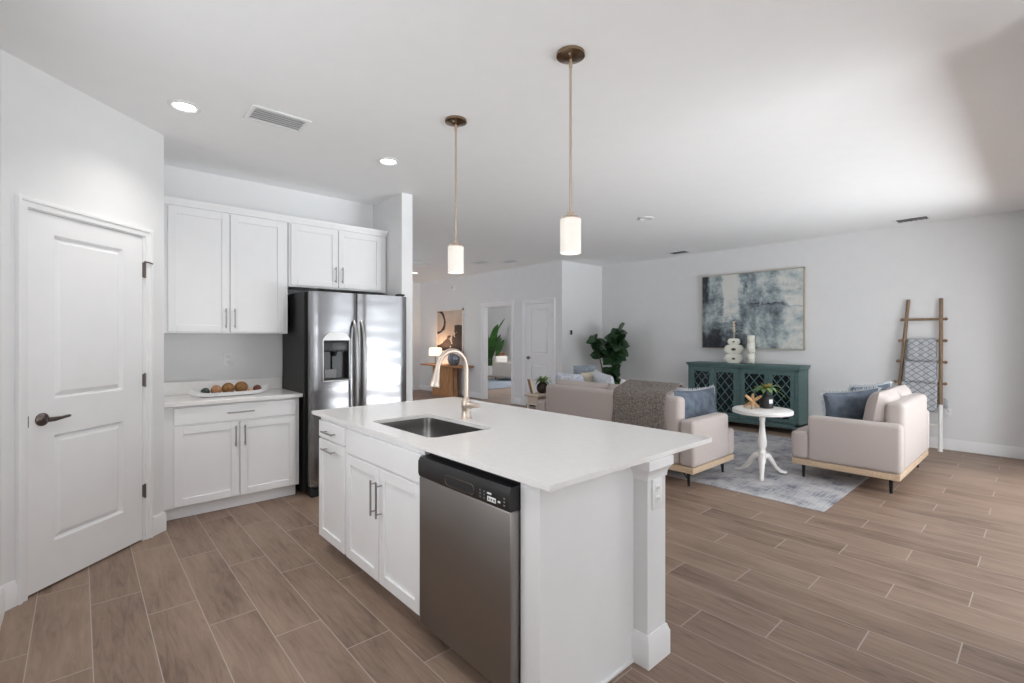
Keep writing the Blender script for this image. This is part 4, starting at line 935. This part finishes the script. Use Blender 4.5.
o, hv = stacked_vase('wide cream stacked vase with a dried stem, on the teal console', (7.93, 3.435, 1.003), R(-72), 0.98)
b = bm_(); tube(b, [(0, 0, hv - 0.02), (0.005, 0.004, hv + 0.10), (-0.006, 0.0, hv + 0.2)], 0.006, 8)
for k in range(14):
    a = k * 2.4; tube(b, [(0, 0, hv + 0.11 + k * 0.012), (0.03 * math.cos(a), 0.02 * math.sin(a), hv + 0.125 + k * 0.012)], [0.014, 0.004], 7)
ds = obj('dried_stem', b, 'tan', o); ds['label'] = 'tan dried stem'
stacked_vase('slimmer cream stacked vase turned edge-on, on the teal console', (7.93, 3.165, 1.003), R(20), 1.1)

# painting over the console
A = thing('framed_painting', 'large abstract grey, white and blue-green painting above the teal console', 'painting', (8.15, 3.28, 1.235))
AY0, AY1, AZ0, AZ1 = 2.475, 4.085, 1.235, 2.485
b = bm_(); fw = 0.012
box(b, 8.14, 8.192, AY0, AY0 + fw, AZ0, AZ1); box(b, 8.14, 8.192, AY1 - fw, AY1, AZ0, AZ1); box(b, 8.14, 8.192, AY0, AY1, AZ0, AZ0 + fw); box(b, 8.14, 8.192, AY0, AY1, AZ1 - fw, AZ1); obj('frame', b, 'frame_tan', A, True)
b = bm_(); box(b, 0, 1, 0, 0.02, 0, 1.0)
cv = obj('canvas', b, 'painting', A, smooth=False); cv.location = (-0.003, AY1 - fw - 3.28, fw); cv.rotation_euler = (0, 0, R(-90)); cv.scale = (AY1 - AY0 - 2 * fw, 1.2, AZ1 - AZ0 - 2 * fw)

# blanket ladder
LD = thing('blanket_ladder', 'leaning wooden ladder with white lower legs against the living room wall', 'ladder', (8.0, 1.12, 0))
def lp(side, z):   # rail points: side 0 = left (larger y)
    u = z / 1.92; x = 7.975 + (8.17 - 7.975) * u
    y = (1.375 + (1.250 - 1.375) * u) if side == 0 else (0.912 + (0.925 - 0.912) * u)
    return Vector((x, y, z))
for s_ in (0, 1):
    b = bm_(); tube(b, [lp(s_, 0.575), lp(s_, 1.0), lp(s_, 1.5), lp(s_, 1.92)], [0.022, 0.021, 0.021, 0.019], 10); r_ = obj('rail', b, 'wood_brown', LD, True)
    b = bm_(); tube(b, [lp(s_, 0.0), lp(s_, 0.03), lp(s_, 0.3), lp(s_, 0.578)], [0.026, 0.023, 0.0225, 0.0225], 10); obj('painted_leg', b, 'whitewood', r_, True)['label'] = 'white painted lower leg'
for z in (1.655, 1.38, 1.11, 0.84, 0.32):
    p, q = lp(0, z), lp(1, z); d = (q - p).normalized(); e = 0.045 if z > 0.5 else 0.0
    b = bm_(); tube(b, [p - d * e, q + d * e], 0.016, 10)
    if e:
        for w_ in (p - d * e, q + d * e): bmesh.ops.create_icosphere(b, subdivisions=2, radius=0.021, matrix=Matrix.Translation(w_))
    obj('rung', b, 'wood_brown' if z > 0.5 else 'whitewood', LD, True)
def hang(z, front, back, y0, y1, label, fr=False):
    b = bm_(); uvl = b.loops.layers.uv.new('UVMap'); xr = lp(0, z).x; rr = 0.021; n = 14
    prof = []
    for k in range(9): prof.append((xr - rr - 0.004 - 0.05 * (1 - k / 8), z - front + front * k / 8))
    for k in range(1, 6):
        a = PI - PI * k / 6; prof.append((xr + rr * math.cos(a), z + rr * math.sin(a)))
    for k in range(7): prof.append((xr + rr, z - back * k / 6))
    ln = [0]
    for p, q in zip(prof, prof[1:]): ln.append(ln[-1] + math.hypot(p[0] - q[0], p[1] - q[1]))
    V = []
    for i, (x, zz) in enumerate(prof):
        V.append([b.verts.new((x - (0.006 * math.sin(k * 1.3 + z * 9) + 0.006) * (1 if i < 9 else 0), y0 + (y1 - y0) * k / n, zz)) for k in range(n + 1)])
    for i in range(len(V) - 1):
        for k in range(n):
            f = b.faces.new((V[i][k], V[i][k + 1], V[i + 1][k + 1], V[i + 1][k]))
            for l, (ii, kk) in zip(f.loops, ((i, k), (i, k + 1), (i + 1, k + 1), (i + 1, k))): l[uvl].uv = ((y1 - y0) * kk / n, ln[ii])
    o = single('knit_throw', b, 'throw', label, 'blanket', group='patterned throws on the ladder')
    md = o.modifiers.new('thick', 'SOLIDIFY'); md.thickness = 0.012; md.offset = 0
    if fr:
        b = bm_(); rq = random.Random(2)
        for k in range(40):
            p = Vector((xr + 0.03 + rq.uniform(-0.012, 0.03), y0 + rq.uniform(-0.06, 0.0), z - rq.uniform(0.18, 0.29))); tube(b, [p, p + Vector((rq.uniform(-.01, .03), rq.uniform(-0.05, -0.015), rq.uniform(-0.07, -0.02)))], [0.007, 0.003], 5)
        obj('fringe', b, 'fray', o)['label'] = 'pale frayed side edge'
hang(1.38, 0.26, 0.22, 0.965, 1.245, 'grey diamond-pattern throw on the highest covered rung of the ladder')
hang(1.11, 0.26, 0.22, 0.955, 1.275, 'grey diamond-pattern throw on the middle covered rung of the ladder')
hang(0.84, 0.36, 0.30, 0.945, 1.30, 'grey diamond-pattern throw with frayed edge on the lowest covered rung', True)

# fiddle-leaf fig in the corner
FG = thing('fiddle_leaf_fig', 'dark green fiddle leaf fig in the corner behind the sofa', 'plant', (7.62, 5.72, 0))
b = bm_(); lathe(b, [(0.12, 0), (0.17, 0.01), (0.20, 0.28), (0.21, 0.33), (0.19, 0.33), (0.18, 0.29), (0, 0.29)], n=28, cap=False); obj('pot', b, 'pot_white', FG)
b = bm_(); tube(b, [(0.03, -0.02, 0.28), (0.06, -0.05, 0.7), (0.10, -0.08, 1.1), (0.14, -0.12, 1.55)], [0.018, 0.015, 0.012, 0.006], 8); tube(b, [(-0.02, 0.02, 0.28), (-0.05, 0.06, 0.7), (-0.10, 0.12, 1.05), (-0.17, 0.19, 1.42)], [0.014, 0.012, 0.01, 0.005], 8); obj('stem', b, 'stem', FG)
b = bm_(); rq = random.Random(12)
def leaves_along(P0, P1, n, L, W):
    P0, P1 = Vector(P0), Vector(P1)
    for k in range(n):
        u = k / max(1, n - 1); p = P0.lerp(P1, u); a = k * 2.4 + rq.uniform(-.4, .4)
        leaf(b, p, (math.cos(a), math.sin(a), rq.uniform(-0.5, 1.2)), L * rq.uniform(.8, 1.15), W * rq.uniform(.85, 1.15), droop=rq.uniform(0.1, 0.5), up=Vector((rq.uniform(-1.3, 0.2), rq.uniform(-1.3, 0.2), 0.7)))
leaves_along((0.08, -0.08, 0.92), (0.14, -0.14, 1.55), 52, 0.27, 0.21)
leaves_along((-0.07, 0.10, 1.02), (-0.15, 0.17, 1.40), 26, 0.21, 0.16)
leaves_along((0.05, -0.04, 0.48), (0.08, -0.08, 0.88), 30, 0.25, 0.19)
obj('foliage', b, 'leaf', FG)

# end table beyond the far arm of the sofa
E_ = thing('end_table', 'pale wood end table beyond the far end of the sofa', 'table', (4.42, 4.42, 0.0))
b = bm_(); box(b, -0.14, 0.14, -0.12, 0.12, 0.665, 0.70, 0.012, 3); obj('tabletop', b, 'wood_pale', E_)
b = bm_(); box(b, -0.11, 0.11, -0.09, 0.09, 0.57, 0.665, 0.006); obj('drawer_box', b, 'wood_pale', E_)
for sx in (-1, 1):
    for sy in (-1, 1):
        b = bm_(); tube(b, [(sx * 0.10, sy * 0.08, 0.575), (sx * 0.11, sy * 0.09, 0.0)], [0.018, 0.013], 10); obj('leg', b, 'wood_pale', E_)
bk = thing('open_book', 'cream-paged book with brown cover standing on the end table', 'book', (4.355, 4.445, 0.70), R(-35))
b = bm_(); box(b, -0.012, 0.012, -0.085, 0.085, 0.004, 0.185, rot=Matrix.Rotation(R(-14), 3, 'Y'), about=(0, 0, 0)); obj('pages', b, 'paper', bk)
b = bm_(); box(b, -0.020, -0.013, -0.09, 0.09, 0.004, 0.19, 0.002, rot=Matrix.Rotation(R(-14), 3, 'Y'), about=(0, 0, 0)); obj('cover', b, 'leather', bk)
v = thing('round_vase', 'dark brown round vase with bright green plant on the end table', 'vase', (4.475, 4.395, 0.70))
b = bm_(); lathe(b, [(0.04, 0), (0.065, 0.02), (0.078, 0.06), (0.072, 0.105), (0.045, 0.135), (0.035, 0.14), (0.035, 0.15), (0.02, 0.15)], n=24); obj('vase_body', b, 'vase_dark', v)
b = bm_(); rq = random.Random(5)
for k in range(44):
    a = rq.uniform(0, 2 * PI); leaf(b, (rq.uniform(-.015, .015), rq.uniform(-.015, .015), 0.145), (math.cos(a), math.sin(a), rq.uniform(0.3, 1.6)), rq.uniform(0.10, 0.19), 0.035, droop=rq.uniform(0.3, 0.8), n=4)
obj('leaves', b, 'leaf_light', v)

# thermostat on the short white wall
t = thing('thermostat', 'small dark square control on the short white wall', 'thermostat', (7.21, YJ, 1.52))
b = bm_(); box(b, -0.055, 0.055, -0.008, 0, -0.06, 0.06, 0.006, 2); obj('plate', b, 'white_plastic', t)
b = bm_(); box(b, -0.03, 0.03, -0.018, -0.006, -0.045, 0.045, 0.006, 2); obj('screen', b, 'black', t)
o = thing('smoke_alarm', 'round white alarm high on the grey hall wall', 'smoke alarm', (XW, 9.93, 2.655))
b = bm_(); lathe(b, [(0.0, 0.045), (0.05, 0.045), (0.075, 0.03), (0.082, 0.0)], n=28, cap=False); bmesh.ops.rotate(b, verts=b.verts, cent=(0, 0, 0), matrix=Matrix.Rotation(R(-90), 3, 'Y')); obj('housing', b, 'white_plastic', o)
b = bm_(); lathe(b, [(0.0, 0.048), (0.02, 0.048), (0.022, 0.044)], n=16, cap=False); bmesh.ops.rotate(b, verts=b.verts, cent=(0, 0, 0), matrix=Matrix.Rotation(R(-90), 3, 'Y')); obj('grille', b, 'grey_plastic', o)

# ------------------------------------------------------------------ hall console, lamp, art
HC = thing('hall_console', 'orange oak console with sculpted base against the grey hall wall', 'console table', (6.72, 9.86, 0))
b = bm_(); box(b, -0.22, 0.21, -0.78, 0.90, 0.715, 0.755, 0.006, 2); obj('tabletop', b, 'wood_orange', HC)
b = bm_(); n = 40; L = []
for z, sc in ((0, 1.06), (0.1, 1.0), (0.4, 0.94), (0.715, 0.97)):
    ring = []
    for k in range(n):
        a = 2 * PI * k / n; fl = 1 + 0.06 * math.cos(10 * a)
        ring.append(b.verts.new((0.15 * sc * fl * math.copysign(abs(math.cos(a)) ** 0.7, math.cos(a)), 0.12 + 0.44 * sc * fl * math.copysign(abs(math.sin(a)) ** 0.7, math.sin(a)), z)))
    L.append(ring)
for a, c in zip(L, L[1:]):
    for k in range(n): b.faces.new((a[k], a[(k + 1) % n], c[(k + 1) % n], c[k]))
b.faces.new(list(reversed(L[0]))); b.faces.new(L[-1]); obj('fluted_base', b, 'wood_orange', HC)
TL = thing('table_lamp', 'lit table lamp with warm drum shade on the hall console', 'lamp', (6.66, 10.30, 0.755))
b = bm_(); lathe(b, [(0.07, 0), (0.075, 0.012), (0.03, 0.02), (0.02, 0.03)], n=24); obj('base', b, 'nickel_dark', TL)
b = bm_(); tube(b, [(0, 0, 0.02), (0, 0, 0.28)], 0.012, 10); obj('stem', b, 'nickel_dark', TL)
b = bm_(); lathe(b, [(0.165, 0.215), (0.158, 0.40), (0.153, 0.40), (0.16, 0.215)], n=32, cap=False); obj('lamp_shade', b, 'shade_warm', TL)
b = bm_(); bmesh.ops.create_icosphere(b, subdivisions=2, radius=0.035, matrix=Matrix.Translation((0, 0, 0.30))); obj('bulb', b, 'lamp_on', TL)
d = bpy.data.lights.new('lamp_glow', 'POINT'); d.energy = 5; d.color = (1, 0.7, 0.45); d.shadow_soft_size = 0.05; l = bpy.data.objects.new('lamp_glow', d); l.location = (6.66, 10.30, 1.13); C.collection.objects.link(l)
v = thing('glass_vase', 'ribbed smoky grey vase on the hall console', 'vase', (6.64, 9.47, 0.755))
b = bm_(); n = 36; L = []
for r, z in ((0.07, 0), (0.12, 0.05), (0.145, 0.15), (0.12, 0.27), (0.07, 0.33), (0.075, 0.35)):
    L.append([b.verts.new((r * (1 + 0.05 * math.cos(12 * 2 * PI * k / n)) * math.cos(2 * PI * k / n), r * (1 + 0.05 * math.cos(12 * 2 * PI * k / n)) * math.sin(2 * PI * k / n), z)) for k in range(n)])
for a, c in zip(L, L[1:]):
    for k in range(n): b.faces.new((a[k], a[(k + 1) % n], c[(k + 1) % n], c[k]))
b.faces.new(list(reversed(L[0]))); b.faces.new(L[-1]); obj('body', b, 'smoke_glass', v)
b = bm_(); lathe(b, [(0.072, 0.345), (0.08, 0.352), (0.072, 0.36)], n=30, cap=False); obj('rim', b, 'smoke_glass', v)
A = thing('framed_art', 'tall brown and cream collage print in white frame on the hall wall', 'painting', (XW - 0.02, 10.05, 1.05))
y0, y1, z0, z1 = 9.49, 10.66, 1.05, 2.125; fw = 0.035
b = bm_()
for a0, a1, c0, c1 in ((y0, y0 + fw, z0, z1), (y1 - fw, y1, z0, z1), (y0, y1, z0, z0 + fw), (y0, y1, z1 - fw, z1)): box(b, XW - 0.035, XW - 0.001, a0, a1, c0, c1)
obj('frame', b, 'frame_white', A, True)
b = bm_(); box(b, 0, 1, 0, 0.02, 0, 1); cv = obj('canvas', b, 'hallart', A, smooth=False); cv.location = (-0.003, y1 - fw - 10.05, fw); cv.rotation_euler = (0, 0, R(-90)); cv.scale = (y1 - y0 - 2 * fw, 0.9, z1 - z0 - 2 * fw)

# ------------------------------------------------------------------ room beyond the doorway
b = bm_(); box(b, 8.3, 11.6, 10.2, 12.85, 0.0005, 0.012); single('study_rug', b, 'cush_grey', 'pale blue-grey rug in the room beyond the doorway', 'rug')
PP = thing('bird_of_paradise', 'tall green bird of paradise plant beyond the doorway', 'plant', (11.40, 13.90, 0))
b = bm_(); lathe(b, [(0.15, 0), (0.2, 0.02), (0.24, 0.38), (0.22, 0.38), (0.2, 0.34), (0, 0.34)], n=24, cap=False); obj('pot', b, 'pot_white', PP)
b = bm_(); b2 = bm_(); rq = random.Random(9)
for k in range(22):
    a = k * 2.4; sp = rq.uniform(0.04, 0.34); h_ = rq.uniform(0.45, 2.0)
    e = Vector((math.cos(a) * sp, math.sin(a) * sp, 0.34 + h_ * 0.62)); tube(b, [(math.cos(a) * 0.05, math.sin(a) * 0.05, 0.33), e * 0.6 + Vector((0, 0, 0.1)), e], [0.02, 0.015, 0.01], 6)
    leaf(b2, e, (math.cos(a) * 0.45, math.sin(a) * 0.45, 1.0), rq.uniform(0.75, 1.05), 0.26, droop=0.2, n=6, up=Vector((math.sin(a), -math.cos(a), 0.2)).cross(Vector((math.cos(a), math.sin(a), 1))))
obj('stem', b, 'leaf_palm', PP); obj('foliage', b2, 'leaf_palm', PP)
AC = thing('armchair', 'greige armchair with white cushion in the room beyond the doorway', 'armchair', (10.75, 12.10, 0.012), R(200))
b = bm_(); box(b, -0.40, 0.40, -0.40, 0.40, 0.10, 0.30, 0.03, 2); obj('base', b, 'study_sofa', AC)
b = bm_(); box(b, -0.29, 0.29, -0.25, 0.42, 0.30, 0.44, 0.05, 3); obj('seat_cushion', b, 'study_sofa', AC)
for s_ in (-1, 1):
    x0, x1 = sorted((s_ * 0.29, s_ * 0.43)); b = bm_(); box(b, x0, x1, -0.40, 0.40, 0.10, 0.60, 0.05, 3); obj('arm', b, 'study_sofa', AC)
b = bm_(); box(b, -0.40, 0.40, -0.46, -0.28, 0.10, 0.78, 0.06, 3); obj('backrest', b, 'study_sofa', AC)
for sx in (-1, 1):
    for sy in (-1, 1): b = bm_(); tube(b, [(sx * 0.34, sy * 0.34, 0.105), (sx * 0.35, sy * 0.35, 0)], [0.022, 0.015], 10); obj('leg', b, 'blackmat', AC)
FL = thing('dried_arrangement', 'rust-brown dried arrangement in tan vase on stand behind the far armchair', 'vase', (11.24, 13.05, 0.0))
b = bm_(); lathe(b, [(0.16, 0), (0.16, 0.02), (0.03, 0.04), (0.03, 0.5), (0.17, 0.52), (0.17, 0.55), (0, 0.55)], n=24, cap=False); obj('stand', b, 'wood_light', FL)
b = bm_(); lathe(b, [(0.05, 0.55), (0.08, 0.6), (0.07, 0.7), (0.04, 0.78), (0.05, 0.8)], n=20); obj('vase_body', b, 'tan', FL)
b = bm_(); rq = random.Random(6)
for k in range(26):
    a = rq.uniform(0, 6.3); leaf(b, (0, 0, 0.78), (math.cos(a), math.sin(a), rq.uniform(0.2, 1.5)), rq.uniform(0.2, 0.34), 0.09, droop=0.4, n=4)
obj('leaves', b, 'rust_ball', FL)
